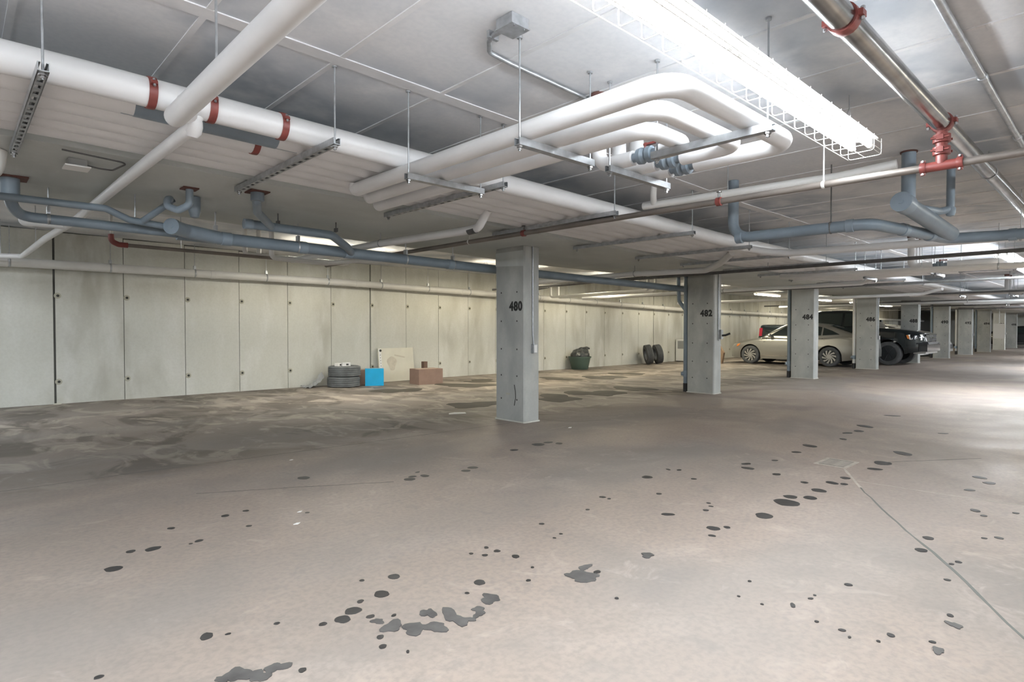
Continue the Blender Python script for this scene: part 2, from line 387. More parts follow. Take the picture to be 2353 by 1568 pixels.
# ------------------------------------------------------------------ pipes overhead
def rackpts(x0, x1, y, z):
    return [(x, y, z) for x in sorted({x0, x1, *[b for b in (0.5, 7.0) if x0 < b < x1]})]
def coupling(parent, pos, axis, r, width=0.05, mat='red', bolt=True, bdir=None, th=0.009, ear=0.026):
    c = MB().lathe([(r - 0.002, -width / 2), (r + th * 0.8, -width / 2), (r + th, -width / 4), (r + th, width / 4), (r + th * 0.8, width / 2), (r - 0.002, width / 2)], pos, axis, 20, closed=True)
    ax = Vector(axis).normalized(); d = Vector(bdir) if bdir else ax.cross(Vector((0, 0, 1))).normalized()
    up = ax.cross(d).normalized(); mt = Matrix((ax, d, up)).transposed()
    for s in (-1, 1): c.obox(Vector(pos) + d * s * (r + ear / 2), (width * 0.8, ear, ear), mt)
    o = c.build('coupling', mat, parent)
    if bolt:
        for s in (-1, 1):
            q = Vector(pos) + d * s * (r + ear * 0.7)
            MB().tube([q - up * ear * 1.2, q + up * ear * 1.2], 0.2 * ear, 6).tube([q - up * ear * 1.1, q - up * ear * 0.6], 0.36 * ear, 6).tube([q + up * ear * 0.6, q + up * ear * 1.1], 0.36 * ear, 6).build('bolt', 'steel', o)
    return o
ZB = 2.451
RACK = [(3.68, 0.078, 'widest white pipe of the rack, nearest the camera, with red couplings'),
        (3.895, 0.085, 'second white rack pipe, partly stripped to bare dark pipe'),
        (4.105, 0.082, 'third white rack pipe from the near edge, with one red coupling'),
        (4.300, 0.078, 'fourth white insulated pipe from the near edge of the rack'),
        (4.490, 0.076, 'fifth white insulated pipe from the near edge of the rack'),
        (4.685, 0.076, 'last white insulated pipe of the rack, against the drop beam')]
RX1 = 60.0
RP = []
for i, (y, r, lab) in enumerate(RACK):
    z = ZB + r
    t = thing('insulated_pipe', lab, 'pipe', (-6, y, z), 'pipes of the long white rack'); RP.append(t)
    segs = [(-10, RX1)] if i != 1 else [(-10, 0.76), (1.56, RX1)]
    for a, b in segs:
        MB().tube(rackpts(a, b, y, z), r, 20).build('insulation', 'white_pipe', t, up=True)
        if i != 1:
            pass
    if i == 1: MB().tube(rackpts(0.7, 1.7, y, ZB + 0.07), 0.07, 18).build('bare_pipe', 'blue', t, up=True)
    k = 0
    for xb in (0.05, 2.15, 3.9, 5.3, 6.6, 8.2):
        pass
for x in (0.80, 1.10, 1.51): coupling(RP[0], (x, 3.68, ZB + 0.078 - fall(x)), (1, 0, 0), 0.079, 0.04, bdir=(0, -0.94, 0.34), th=0.006, ear=0.02)
coupling(RP[2], (1.50, 4.105, ZB + 0.082 - fall(1.5)), (1, 0, 0), 0.083, 0.04, bdir=(0, -0.94, 0.34), th=0.006, ear=0.02)
def strut(mb, a, b, z0, slots=False, w=0.041, h=0.041):
    """U channel from a to b (axis aligned), open upwards, bottom at z0"""
    (ax, ay), (bx, by) = a, b
    alongy = abs(by - ay) > abs(bx - ax)
    lo, hi = (min(ay, by), max(ay, by)) if alongy else (min(ax, bx), max(ax, bx))
    c = (ax + bx) / 2 if alongy else (ay + by) / 2
    def B(l0, l1, c0, c1, q0, q1):
        if alongy: mb.box(c0, c1, l0, l1, q0, q1)
        else: mb.box(l0, l1, c0, c1, q0, q1)
    t_ = 0.004
    for s in (-1, 1):
        B(lo, hi, c + s * w / 2 - t_ / 2, c + s * w / 2 + t_ / 2, z0, z0 + h)
        B(lo, hi, c + s * (w / 2 - 0.006) - 0.004, c + s * (w / 2 - 0.006) + 0.004, z0 + h - t_, z0 + h)
    if not slots: B(lo, hi, c - w / 2, c + w / 2, z0, z0 + t_)
    else:
        B(lo, hi, c - w / 2, c - 0.011, z0, z0 + t_); B(lo, hi, c + 0.011, c + w / 2, z0, z0 + t_)
        n = int((hi - lo) / 0.095)
        for k in range(n + 1):
            l = lo + (hi - lo) * k / n; B(max(lo, l - 0.022), min(hi, l + 0.022), c - 0.011, c + 0.011, z0, z0 + t_)
def trapeze(label, a, b, z0, rods, group, slots=False, top=CE):
    t = thing('trapeze_hanger', label, 'pipe hanger', (a[0], a[1], z0), group)
    m = MB(); strut(m, a, b, z0, slots); m.build('strut_channel', 'steel', t, smooth=False)
    for (x, y) in rods:
        zt = SL(x) if YD0 < y < YD1 else top(x)
        MB().tube([(x, y, z0 - 0.03), (x, y, zt - 0.001)], 0.0055, 8).build('threaded_rod', 'steel', t)
        MB().lathe([(0.0, -0.026), (0.011, -0.026), (0.011, -0.012), (0.018, -0.012), (0.018, 0.0), (0.0, 0.0)], (x, y, z0), (0, 0, 1), 6).build('nut', 'bright_steel', t)
        if y < YD0: MB().lathe([(0.016, -0.012), (0.016, 0.0)], (x, y, zt - 0.001), (0, 0, 1), 8).build('anchor', 'steel', t)
    return t
hx = [0.32, 1.74, 3.15, 4.58, 6.0, 7.4, 8.65, 10.1, 11.5, 13.0, 14.6, 16.2]
for i, x in enumerate(hx):
    trapeze('slotted steel channel under the white pipe rack, %s hanger from the left' % ORD[i], (x, 3.40), (x, 5.15), ZB - 0.041 - fall(x), [(x, 3.43), (x, 5.10)], 'hangers of the long rack', slots=i < 3)
# branch pipes off the first rack pipe near the left
t = thing('insulated_pipe', 'big white pipe crossing overhead at upper left toward the camera', 'pipe', (0.88, 2, 2.38))
MB().tube([(0.95, 3.64, 2.47), (0.88, 3.55, 2.375), (0.88, -7.0, 2.375)], 0.054, 24, bend=0.10, arc=8).build('insulation', 'white_pipe', t)
MB().tube([(0.95, 3.66, 2.53), (0.95, 3.60, 2.42)], 0.058, 16).build('elbow', 'white_pipe', t)
MB().tube([(0.895, 2.9, 2.40), (0.895, 2.9, CE(.9))], 0.006, 8).build('threaded_rod', 'steel', t)
t = thing('insulated_pipe', 'slim white pipe sloping from the rack across the beam to the left wall', 'pipe', (0.98, 4, 2.38))
MB().tube([(1.03, 3.68, 2.46), (0.99, 3.70, 2.372), (0.97, 5.0, 2.372), (0.95, 7.6, 2.372), (0.86, 9.2, 2.36), (0.79, 11.5, 2.34), (0.3, 11.75, 2.34), (-8, 11.75, 2.34)], 0.037, 18, bend=0.07).build('insulation', 'white_pipe', t)
MB().lathe([(0.0, -0.05), (0.028, -0.045), (0.045, -0.018), (0.047, 0.018), (0.04, 0.05), (0.03, 0.06)], (1.015, 3.70, 2.385), (0.1, -0.3, 1), 18).build('elbow_cover', 'white_pipe', t)
MB().tube([(0.64, 8.0, 2.36), (0.56, 8.0, 2.36), (0.56, 8.0, 2.42)], 0.035, 12, bend=0.04).tube([(0.64, 8.0, 2.36), (0.94, 8.0, 2.36)], 0.03, 12).build('tee_branch', 'white_pipe', t)
for q in ((0.56, 11.73), (0.84, 10.1)): MB().tube([(q[0], q[1], 2.36), (q[0], q[1], CE(.6))], 0.006, 6).build('threaded_rod', 'steel', t)

# U-shaped expansion loop of three insulated pipes with valves and risers
def pipe_loop(c, sgn, where, first=True, dz=0.0):
    """c + sgn * local x"""
    f = lambda x: c + sgn * x
    xs = (2.36, 2.58, 2.80); xr = (3.65, 3.44, 3.22); yl = (1.45, 1.67, 1.88); ye = (4.30, 4.48, 4.70)
    zc = 2.359 + dz
    nm = ('outermost', 'middle', 'innermost')
    for k in range(3):
        r = (0.054, 0.050, 0.048)[k]; z = 2.307 + dz + r
        t = thing('insulated_pipe', '%s white pipe of the U-shaped loop %s' % (nm[k], where), 'pipe', (f(xs[k]), 3.0, z), 'pipes of the U-shaped loops')
        yv = (2.16, 2.14, 2.17)[k]
        zrack = 2.50 - fall(f(xs[k]))
        MB().tube([(f(xs[k]), ye[k], zrack - 0.06), (f(xs[k]), ye[k], z), (f(xs[k]), yl[k], z), (f(xr[k]), yl[k], z), (f(xr[k]), yv - 0.10, z)], r, 20, bend=0.13 if k == 0 else 0.10, arc=8).build('insulation', 'white_pipe', t)
        MB().tube([(f(xr[k]), yv + 0.09, z), (f(xr[k]), 2.54, z), (f(xr[k]), 2.54, CE(f(xr[k])) - 0.001)], r, 20, bend=0.09, arc=8).build('riser_insulation', 'white_pipe', t)
        MB().lathe([(r + 0.006, -0.05), (r + 0.012, 0.0)], (f(xr[k]), 2.54, CE(f(xr[k])) - 0.001), (0, 0, 1), 16).build('ceiling_collar', 'rust', t)
        v = MB().tube([(f(xr[k]), yv - 0.13, z), (f(xr[k]), yv + 0.12, z)], r * 0.62, 14).build('bare_pipe', 'blue', t)
        vv = MB().lathe([(r * 0.7, -0.055), (r * 1.05, -0.05), (r * 1.1, -0.02), (r * 0.8, 0.0), (r * 1.1, 0.02), (r * 1.05, 0.05), (r * 0.7, 0.055)], (f(xr[k]), yv, z), (0, 1, 0), 16).build('valve', 'blue', t)
        if k != 1: MB().box(f(xr[k]) - 0.012, f(xr[k]) + 0.012, yv - 0.10, yv + 0.01, z + r + 0.012, z + r + 0.024).tube([(f(xr[k]), yv, z + r * 0.7), (f(xr[k]), yv, z + r + 0.03)], 0.01, 8).build('valve_handle', 'red', vv)
    zs = 2.266 + dz; g = 'hangers of the U-shaped loops'
    for lab, a, b, ro in (('steel channel under the loop legs nearest the rack, ', (f(2.25), 3.42), (f(2.93), 3.42), [(f(2.27), 3.42), (f(2.91), 3.42)]),
                          ('steel channel under the middle of the loop legs, ', (f(2.28), 2.37), (f(2.93), 2.37), [(f(2.30), 2.37), (f(2.91), 2.37)]),
                          ('steel channel under the bend of the loop, ', (f(3.07), 1.30), (f(3.07), 2.02), [(f(3.07), 1.33), (f(3.07), 1.99)]),
                          ('steel channel below the loop valves, ', (f(3.09), 2.37), (f(3.80), 2.37), [(f(3.11), 2.37), (f(3.78), 2.37)])):
        trapeze(lab + where, a, b, zs, ro, g)
pipe_loop(0, 1, 'in the middle foreground')
pipe_loop(14.9, -1, 'at right below the far light', dz=-0.105)
pipe_loop(18.0, 1, 'third along the aisle', dz=-0.105)
pipe_loop(31.5, -1, 'fourth along the aisle', dz=-0.105)
pipe_loop(33.5, 1, 'fifth along the aisle', dz=-0.105)

# sprinkler main, couplings and branches
t = thing('sprinkler_main', 'shiny steel sprinkler main running along the ceiling at upper right', 'pipe', (5, 0.91, 2.61))
MB().tube([(-9, 0.91, 2.63), (60, 0.91, 2.50)], 0.056, 28).build('pipe', 'bright_steel', t)
for x in (2.86, 4.74, 11.5, 18.0): coupling(t, (x, 0.91, 2.63 - 0.13 * (x + 9) / 69), (1, 0, 0), 0.057, 0.06)
for x in (6.5, 9.4, 12.6, 16.0, 20.0): MB().tube([(x, 0.91, 2.66), (x, 0.91, CE(x) - 0.001)], 0.006, 6).lathe([(0.060, -0.012), (0.063, 0), (0.060, 0.012)], (x, 0.91, 2.60), (1, 0, 0), 18, closed=True).build('ring_hanger', 'steel', t)
t = thing('red_pipe_tee', 'red mechanical tee dropping from the steel main to the branch pipe', 'pipe fitting', (4.74, 0.91, 2.33))
MB().tube([(4.74, 0.91, 2.58), (4.74, 0.91, 2.335)], 0.033, 14).lathe([(0.033, -0.03), (0.05, -0.025), (0.05, 0.025), (0.033, 0.03)], (4.74, 0.91, 2.50), (0, 0, 1), 14).lathe([(0.033, -0.03), (0.05, -0.025), (0.05, 0.025), (0.033, 0.03)], (4.74, 0.91, 2.42), (0, 0, 1), 14).build('tee_body', 'red', t)
MB().tube([(4.74, 1.0, 2.325), (4.74, 0.82, 2.325)], 0.032, 14).build('tee_arm', 'red', t)
for z in (2.42, 2.50):
    for s in (-1, 1): MB().tube([(4.74 + s * 0.05, 0.86, z), (4.74 + s * 0.05, 0.96, z)], 0.008, 6).box(4.74 + s * 0.05 - 0.014, 4.74 + s * 0.05 + 0.014, 0.89, 0.93, z - 0.016, z + 0.016).build('bolt', 'red', t)
for i, (y0, lab) in enumerate(((0.91, 'dark sprinkler branch pipe crossing low from the red tee to the wall bay'),)):
    t = thing('sprinkler_branch', lab, 'pipe', (4.6, 3, 2.31))
    MB().tube([(4.78, -7, 2.335), (4.74, 0.91, 2.325), (4.42, 7.0, 2.275), (4.40, 9.0, 2.27)], 0.026, 16).build('pipe', 'brown_pipe', t)
    for (x, y, z) in ((4.74, 1.01, 2.325), (4.74, 0.81, 2.326)): coupling(t, (x, y, z), (0, 1, 0), 0.028, 0.035, bdir=(0, 0, 1), ear=0.02)
    for (x, y, z) in ((4.66, 2.42, 2.312), (4.545, 4.62, 2.295)):
        MB().lathe([(0.027, -0.022), (0.036, -0.02), (0.036, 0.02), (0.027, 0.022)], (x, y, z), (0, 1, 0), 14).build('sprinkler_tee', 'red', t)
        MB().tube([(x, y, z + 0.02), (x, y, z + 0.075)], 0.009, 8).lathe([(0.0, 0.075), (0.022, 0.078), (0.022, 0.082), (0, 0.084)], (x, y, z), (0, 0, 1), 10).build('sprinkler_head', 'bright_steel', t)
    for (x, y, z) in ((4.70, 1.62, 2.318), (4.50, 5.5, 2.29)):
        MB().tube([(x, y, z - 0.03), (x, y, (SL(x) if y > YD0 else CE(x)) - 0.001)], 0.005, 6).lathe([(0.027, -0.012), (0.031, 0), (0.027, 0.012)], (x, y, z), (0, 1, 0), 14, closed=True).build('ring_hanger', 'white', t)
for i, x in enumerate((9.75, 14.9, 20.0, 25.2, 30.4, 35.6)):
    t = thing('sprinkler_branch', 'dark sprinkler branch pipe crossing the aisle, %s behind the red tee' % ORD[i + 1], 'pipe', (x, 3, 2.24), 'distant sprinkler branches')
    MB().tube([(x, -7, 2.25), (x, 11.0, 2.23)], 0.027, 12).build('pipe', 'dark_pipe', t)
    for y in (4.2, 6.6):
        MB().tube([(x, y, 2.2), (x, y, (SL(x) if y > YD0 else CE(x)) - 0.001)], 0.005, 6).build('ring_hanger', 'steel', t)
# conduit on the ceiling, upper right
t = thing('steel_conduit', 'thin steel conduit fixed to the ceiling at the top right corner', 'conduit', (5, 0.68, 2.8))
MB().tube([(-8, 0.68, 2.87), (0.5, 0.68, 2.87), (7, 0.68, 2.74), (60, 0.68, 2.74)], 0.022, 14).build('pipe', 'steel', t)
for x in (4.6, 6.1, 8.0): MB().lathe([(0.022, -0.03), (0.028, -0.025), (0.028, 0.025), (0.022, 0.03)], (x, 0.68, CE(x) - 0.03), (1, 0, -0.02), 14).build('coupling', 'steel', t)
t = thing('steel_conduit', 'second thin conduit on the ceiling at the far right edge', 'conduit', (8, 0.38, 2.75))
MB().tube([(0.5, 0.36, 2.872), (7, 0.36, 2.742), (50, 0.36, 2.742)], 0.016, 10).build('pipe', 'steel', t)
# junction box and conduit in the middle of the ceiling
t = thing('junction_box', 'square steel junction box with conduit on the ceiling at top centre', 'junction box', (2.16, 2.28, 2.83))
jz = CE(2.16)
MB().box(2.09, 2.21, 2.21, 2.33, jz - 0.055, jz - 0.001).build('box', 'steel', t, smooth=False)
MB().box(2.085, 2.215, 2.205, 2.335, jz - 0.06, jz - 0.055).build('cover_plate', 'steel', t, smooth=False)
for a in (2.115, 2.185): MB().lathe([(0.005, -0.064), (0.005, -0.06)], (a, 2.22, jz), (0, 0, 1), 6).build('screw', 'bright_steel', t)
MB().tube([(2.15, 2.33, jz - 0.03), (2.15, 2.42, jz - 0.03), (2.19, 2.50, jz - 0.022), (2.28, 2.60, jz - 0.02), (2.45, 2.61, CE(2.45) - 0.02), (3.30, 2.62, CE(3.3) - 0.02)], 0.0135, 12, bend=0.06).build('conduit', 'steel', t)
MB().box(2.13, 2.20, 2.43, 2.45, jz - 0.04, jz - 0.001).build('clip', 'steel', t, smooth=False)
# slim white lateral pipe
t = thing('white_pipe', 'slim white pipe crossing under the ceiling behind the pipe loop', 'pipe', (5.1, 3.4, 2.49))
MB().tube([(5.10, 3.46, 2.49), (5.26, 1.70, 2.49), (5.30, 1.3, 2.52)], 0.036, 16).build('pipe', 'white_pipe2', t)
MB().tube([(5.10, 3.34, 2.50), (5.00, 3.28, 2.56), (4.98, 3.25, CE(5) - 0.001)], 0.03, 14, bend=0.06).build('elbow', 'white_pipe2', t)
MB().tube([(5.17, 2.6, 2.45), (5.17, 2.6, CE(5.2) - .001)], 0.005, 6).build('threaded_rod', 'steel', t)
# grey-blue drain group at right
t = thing('drain_pipe', 'grey-blue drain pipe crossing at right with swept bend and riser', 'pipe', (6.0, 2.5, 2.2))
MB().tube([(5.93, 2.92, CE(5.9) - 0.001), (5.93, 2.92, 2.195), (6.02, 1.68, 2.20), (6.55, 1.52, 2.18), (7.28, 1.34, 2.16), (7.42, 0.95, 2.16), (7.5, -6, 2.18)], 0.053, 20, bend=0.16, arc=7).build('pipe', 'blue', t)
for p, ax in (((6.01, 1.84, 2.20), (0.07, -1, 0)), ((6.5, 1.535, 2.182), (0.95, -0.28, -0.05)), ((6.95, 1.42, 2.168), (0.97, -0.24, 0)), ((7.43, 0.85, 2.16), (0, 1, 0)), ((5.93, 2.85, 2.195), (0, 1, 0))):
    MB().lathe([(0.052, -0.035), (0.060, -0.03), (0.060, 0.03), (0.052, 0.035)], p, ax, 18).build('joint_band', 'blue2', t)
MB().tube([(6.0, 2.0, 2.15), (6.0, 2.0, CE(6.0) - 0.001)], 0.006, 6).lathe([(0.054, -0.012), (0.059, 0), (0.054, 0.012)], (6.0, 2.0, 2.20), (0.07, -1, 0), 16, closed=True).build('ring_hanger', 'dark_pipe', t)
t = thing('cleanout_pipe', 'fat grey-blue capped cleanout pipe slanting at right with drop from the ceiling', 'pipe', (6.0, 1.4, 2.3))
MB().tube([(5.95, 1.41, 2.335), (7.25, 1.31, 2.20)], 0.074, 22).build('pipe', 'blue', t)
MB().tube([(5.90, 1.414, 2.340), (6.04, 1.403, 2.326)], 0.084, 24).lathe([(0.022, 0), (0.02, 0.012), (0, 0.012)], (5.90, 1.414, 2.340), (-1, 0.08, 0.1), 8).build('cap', 'blue2', t)
MB().tube([(6.05, 1.395, CE(6.0) - 0.001), (6.05, 1.395, 2.36)], 0.054, 18).build('drop_pipe', 'blue2', t)
MB().lathe([(0.066, -0.01), (0.066, 0)], (6.05, 1.395, CE(6.05) - 0.001), (0, 0, 1), 16).build('ceiling_collar', 'rust', t)
t = thing('drain_trap', 'grey-blue drain trap hanging below the ceiling right of the cleanout', 'pipe', (6.8, 1.25, 2.3))
MB().tube([(6.80, 1.23, CE(6.8) - 0.001), (6.80, 1.23, 2.37), (6.72, 1.30, 2.35), (6.35, 1.38, 2.34)], 0.034, 14, bend=0.05).build('pipe', 'blue2', t)
MB().lathe([(0.0, -0.05), (0.03, -0.04), (0.042, -0.01), (0.042, 0.03), (0.034, 0.04)], (6.80, 1.23, 2.35), (0, 0, 1), 14).build('trap_bowl', 'blue2', t)
# white lateral pipes beyond
LAT = [('white pipe bending off the rack under the beam, just left of the 480 column', [(3.86, 4.42, 2.43), (3.87, 4.58, 2.27), (3.85, 4.80, 2.26), (3.72, 6.2, 2.268), (3.68, 8.6, 2.265)], 0.042),
       ('white pipe dipping from the rack over the 482 column to the wall bay', [(8.0, 3.95, 2.33), (8.35, 4.30, 2.24), (8.75, 4.75, 2.19), (8.45, 5.9, 2.19), (8.55, 9.0, 2.19)], 0.047),
       ('white pipe leaving the rack toward the right edge below the blue drain', [(7.7, 3.85, 2.38), (8.02, 3.40, 2.28), (8.1, 3.2, 2.26), (8.45, 0.9, 2.26), (8.6, -6, 2.26)], 0.047),
       ('white pipe crossing behind the second sprinkler branch', [(10.9, 4.45, 2.2), (10.65, 4.1, 2.15), (10.6, 3.4, 2.15), (10.9, 1.4, 2.15), (10.9, -6, 2.15)], 0.047),
       ('white pipe crossing over the third column from the camera', [(12.6, 3.3, 2.26), (13.1, 3.8, 2.16), (13.15, 6.7, 2.15), (13.2, 11.0, 2.14)], 0.042),
       ('white pipe crossing over the fourth column from the camera', [(18.0, 3.4, 2.26), (18.3, 3.9, 2.16), (18.3, 6.7, 2.15), (18.3, 11.0, 2.14)], 0.042),
       ('distant white cross pipe behind the 486 column', [(24.3, -5, 2.14), (24.3, 3.9, 2.15), (24.3, 10.0, 2.14)], 0.042)]
for i, (lab, pts, r) in enumerate(LAT):
    t = thing('insulated_pipe', lab, 'pipe', pts[0], 'white cross pipes')
    MB().tube(pts, r, 16, bend=0.12).build('insulation', 'white_pipe', t)
    q = pts[-2]
    MB().tube([(q[0], q[1], q[2] - r), (q[0], q[1], (SL(q[0]) if YD0 < q[1] < YD1 else CE(q[0])) - 0.001)], 0.005, 6).lathe([(r + 0.001, -0.012), (r + 0.006, 0), (r + 0.001, 0.012)], q, Vector(pts[-1]) - Vector(q), 14, closed=True).build('ring_hanger', 'steel', t)
    if i == 0: MB().tube([(3.868, 4.62, 2.262), (3.86, 4.72, 2.256)], 0.0435, 16).build('dark_band', 'dark_pipe', t)
# grey-blue drains under the beam at left
t = thing('drain_pipe', 'long grey-blue drain pipe under the beam from the left edge to the 480 column', 'pipe', (1, 6.4, 2.18))
MB().tube([(0.36, 6.18, SL(.36) - 0.001), (0.36, 6.2, 2.25), (0.44, 6.4, 2.19), (0.9, 6.4, 2.185), (1.62, 6.4, 2.175)], 0.042, 18, bend=0.12).build('pipe', 'blue', t)
MB().tube([(0.36, 6.18, SL(.36) - 0.002), (0.36, 6.18, 2.30)], 0.062, 16).build('coupling', 'blue2', t)
MB().box(0.27, 0.47, 6.08, 6.28, SL(.4) - 0.012, SL(.4) - 0.001).build('ceiling_collar', 'rust', t, smooth=False)
MB().tube([(1.60, 6.40, 2.175), (5.4, 6.40, 2.115), (12, 6.42, 2.06)], 0.062, 20).build('main_pipe', 'blue', t)
MB().tube([(1.50, 6.13, 2.195), (1.64, 6.27, 2.19), (1.98, 6.40, 2.17)], 0.066, 18, bend=0.1).build('cleanout', 'blue2', t)
MB().lathe([(0.074, -0.03), (0.074, 0.02), (0.02, 0.022), (0.018, 0.03), (0.0, 0.03)], (1.495, 6.125, 2.195), (-0.7, -0.72, 0), 20).build('cleanout_cap', 'blue2', t)
for x in (2.05, 2.85, 3.4, 4.9): MB().lathe([(0.062, -0.05), (0.068, -0.045), (0.068, 0.045), (0.062, 0.05)], (x, 6.40, 2.175 - 0.0158 * (x - 1.6)), (1, 0, -0.016), 18).build('joint_band', 'blue2', t)
for x in (0.62, 1.95, 2.8, 4.2, 4.95):
    z = 2.19 if x < 1 else 2.175 - 0.0158 * (x - 1.6); r = 0.043 if x < 1 else 0.063
    MB().lathe([(r, -0.012), (r + 0.005, 0), (r, 0.012)], (x, 6.4, z), (1, 0, 0), 16, closed=True).tube([(x, 6.4, z + r), (x, 6.4, SL(x) - 0.001)], 0.006, 6).box(x - 0.012, x + 0.012, 6.37, 6.43, z + r, z + r + 0.06).build('clevis_hanger', 'steel', t)
t = thing('drain_pipe', 'thin dark drain pipe above the long drain at left, with a dip', 'pipe', (0.5, 6.1, 2.25))
MB().tube([(-3, 6.05, 2.27), (0.43, 6.1, 2.285), (0.98, 6.1, 2.285), (1.16, 6.14, 2.215), (1.46, 6.2, 2.20), (1.60, 6.34, 2.19)], 0.03, 14, bend=0.08).build('pipe', 'blue', t)
MB().tube([(1.26, 6.15, 2.215), (1.38, 5.86, 2.33), (1.42, 5.80, 2.38)], 0.028, 12).build('wye_branch', 'blue', t)
MB().tube([(1.20, 6.12, 2.24), (1.20, 6.12, SL(1.2) - 0.001)], 0.006, 6).build('threaded_rod', 'steel', t)
t = thing('drain_trap', 'U-shaped grey-blue drain trap below the beam with red-brown collar', 'pipe', (1.46, 5.55, 2.3))
MB().tube([(1.48, 5.52, SL(1.5) - 0.001), (1.48, 5.52, 2.30), (1.42, 5.62, 2.26), (1.36, 5.72, 2.30), (1.36, 5.72, 2.36), (1.40, 5.8, 2.38)], 0.03, 16, bend=0.05).build('pipe', 'blue2', t)
MB().box(1.42, 1.54, 5.46, 5.58, SL(1.5) - 0.012, SL(1.5) - 0.001).build('ceiling_collar', 'rust', t, smooth=False)
MB().lathe([(0.0, -0.06), (0.035, -0.05), (0.05, 0.0), (0.05, 0.13)], (1.60, 5.82, 2.30), (0, 0, 1), 16).build('drain_bowl', 'blue', t)
t = thing('drain_pipe', 'grey-blue drain branch with capped end under the middle of the beam', 'pipe', (1.95, 5.25, 2.3))
MB().tube([(2.10, 5.98, 2.275), (3.0, 6.0, 2.265), (3.3, 6.22, 2.18), (3.42, 6.36, 2.15)], 0.045, 18, bend=0.12).build('pipe', 'blue', t)
MB().tube([(2.08, 5.98, 2.275), (2.16, 5.98, 2.275)], 0.05, 18).build('cap', 'blue2', t)
MB().tube([(1.93, 5.22, SL(1.9) - 0.001), (1.93, 5.24, 2.36), (2.05, 5.55, 2.32), (2.34, 5.97, 2.275)], 0.038, 16, bend=0.08).build('drop_branch', 'blue2', t)
MB().tube([(1.93, 5.22, SL(1.9) - 0.002), (1.93, 5.22, 2.35)], 0.055, 16).build('coupling', 'blue', t)
MB().box(1.85, 2.01, 5.14, 5.30, SL(1.9) - 0.012, SL(1.9) - 0.001).build('ceiling_collar', 'rust', t, smooth=False)
for x in (2.42, 3.05): MB().tube([(x, 6.0, 2.30), (x, 6.0, SL(x) - 0.001)], 0.006, 6).box(x - .012, x + .012, 5.975, 6.025, 2.305, 2.345).build('clevis_hanger', 'dark_pipe', t)
t = thing('white_pipe', 'rounded white elbow entering at the far left edge under the beam', 'pipe', (0.2, 5.2, 2.3))
MB().tube([(-3, 5.3, 2.26), (0.22, 5.3, 2.28), (0.24, 5.3, SL(.2) - 0.001)], 0.06, 18, bend=0.1, arc=7).build('pipe', 'white_pipe2', t)
# sensor box under the beam
t = thing('detector_box', 'small square grey box with white plate under the beam at left', 'detector', (0.67, 5.23, 2.4))
zz = SL(.7)
MB().box(0.615, 0.725, 5.17, 5.29, zz - 0.05, zz - 0.001).build('box', 'plastic_grey', t, smooth=False)
MB().box(0.595, 0.745, 5.15, 5.31, zz - 0.06, zz - 0.05).build('cover_plate', 'white', t, smooth=False)
MB().tube([(0.72, 5.2, zz - 0.03), (0.80, 5.25, zz - 0.03), (0.88, 5.2, zz - 0.04), (0.93, 4.95, zz - 0.03), (0.55, 4.90, zz - 0.02)], 0.006, 8, bend=0.05).build('flexible_conduit', 'dark_pipe', t)
# wall pipe
t = thing('waste_pipe', 'long white drain pipe running along the back wall', 'pipe', (5, 12.2, 2.3))
wp = [(-10, 12.22, 2.33), (0.57, 12.22, 2.31), (6.5, 12.22, 2.29), (12.85, 12.22, 2.18), (20.4, 12.22, 2.02), (34, 12.22, 1.95), (58, 12.22, 1.93)]
def wz(x):
    for (a, _, za), (b, _, zb) in zip(wp[:-1], wp[1:]):
        if a <= x <= b: return za + (zb - za) * (x - a) / (b - a)
MB().tube(wp, 0.076, 18).build('pipe', 'white_pipe2', t)
for k in range(-2, 22):
    x = 2.02 + 1.33 * k; z = wz(x)
    MB().lathe([(0.077, -0.015), (0.083, 0), (0.077, 0.015)], (x, 12.22, z), (1, 0, 0), 16, closed=True).box(x - 0.02, x + 0.02, 12.20, 12.24, z + 0.076, z + 0.14).tube([(x, 12.22, z + 0.13), (x, 12.22, CE(x) - 0.001)], 0.005, 6).build('clevis_hanger', 'steel', t)
for k in range(10):
    x = 0.62 + 3.05 * k; MB().lathe([(0.076, -0.05), (0.081, -0.045), (0.081, 0.045), (0.076, 0.05)], (x, 12.22, wz(x)), (1, 0, 0), 16).build('joint_band', 'white_pipe2', t)
# bay pipes
t = thing('sprinkler_branch', 'thin dark sprinkler pipe with red elbow over the left stalls', 'pipe', (1.6, 9, 2.33))
MB().tube([(1.62, 9.0, 2.335), (4.5, 9.0, 2.315)], 0.024, 12).build('pipe', 'brown_pipe', t)
MB().tube([(1.50, 9.0, 2.46), (1.50, 9.0, 2.37), (1.58, 9.0, 2.335), (1.68, 9.0, 2.334)], 0.034, 14, bend=0.06).build('elbow', 'red', t)
MB().tube([(1.50, 9.0, 2.46), (1.50, 9.0, CE(1.5) - 0.001)], 0.02, 10).build('riser', 'white_pipe2', t)
MB().tube([(4.5, 9.0, 2.315), (4.75, 8.9, 2.33)], 0.03, 12).tube([(4.6, 8.96, 2.32), (4.6, 8.96, 2.38)], 0.01, 8).lathe([(0.03, 0), (0.03, 0.008)], (4.6, 8.96, 2.38), (0, 0, 1), 10).build('valve', 'white', t)
MB().tube([(2.3, 9.0, 2.31), (2.3, 9.0, CE(2.3) - .001)], 0.005, 6).build('ring_hanger', 'steel', t)
t = thing('white_pipe', 'white pipe dropping and turning right below the long blue drain', 'pipe', (3.0, 7.9, 2.3))
MB().tube([(3.02, 7.7, CE(3) - 0.001), (3.02, 7.7, 2.17), (3.75, 7.7, 2.155), (4.1, 7.5, 2.2), (4.5, 7.45, 2.22)], 0.032, 14, bend=0.06).build('pipe', 'white_pipe2', t)
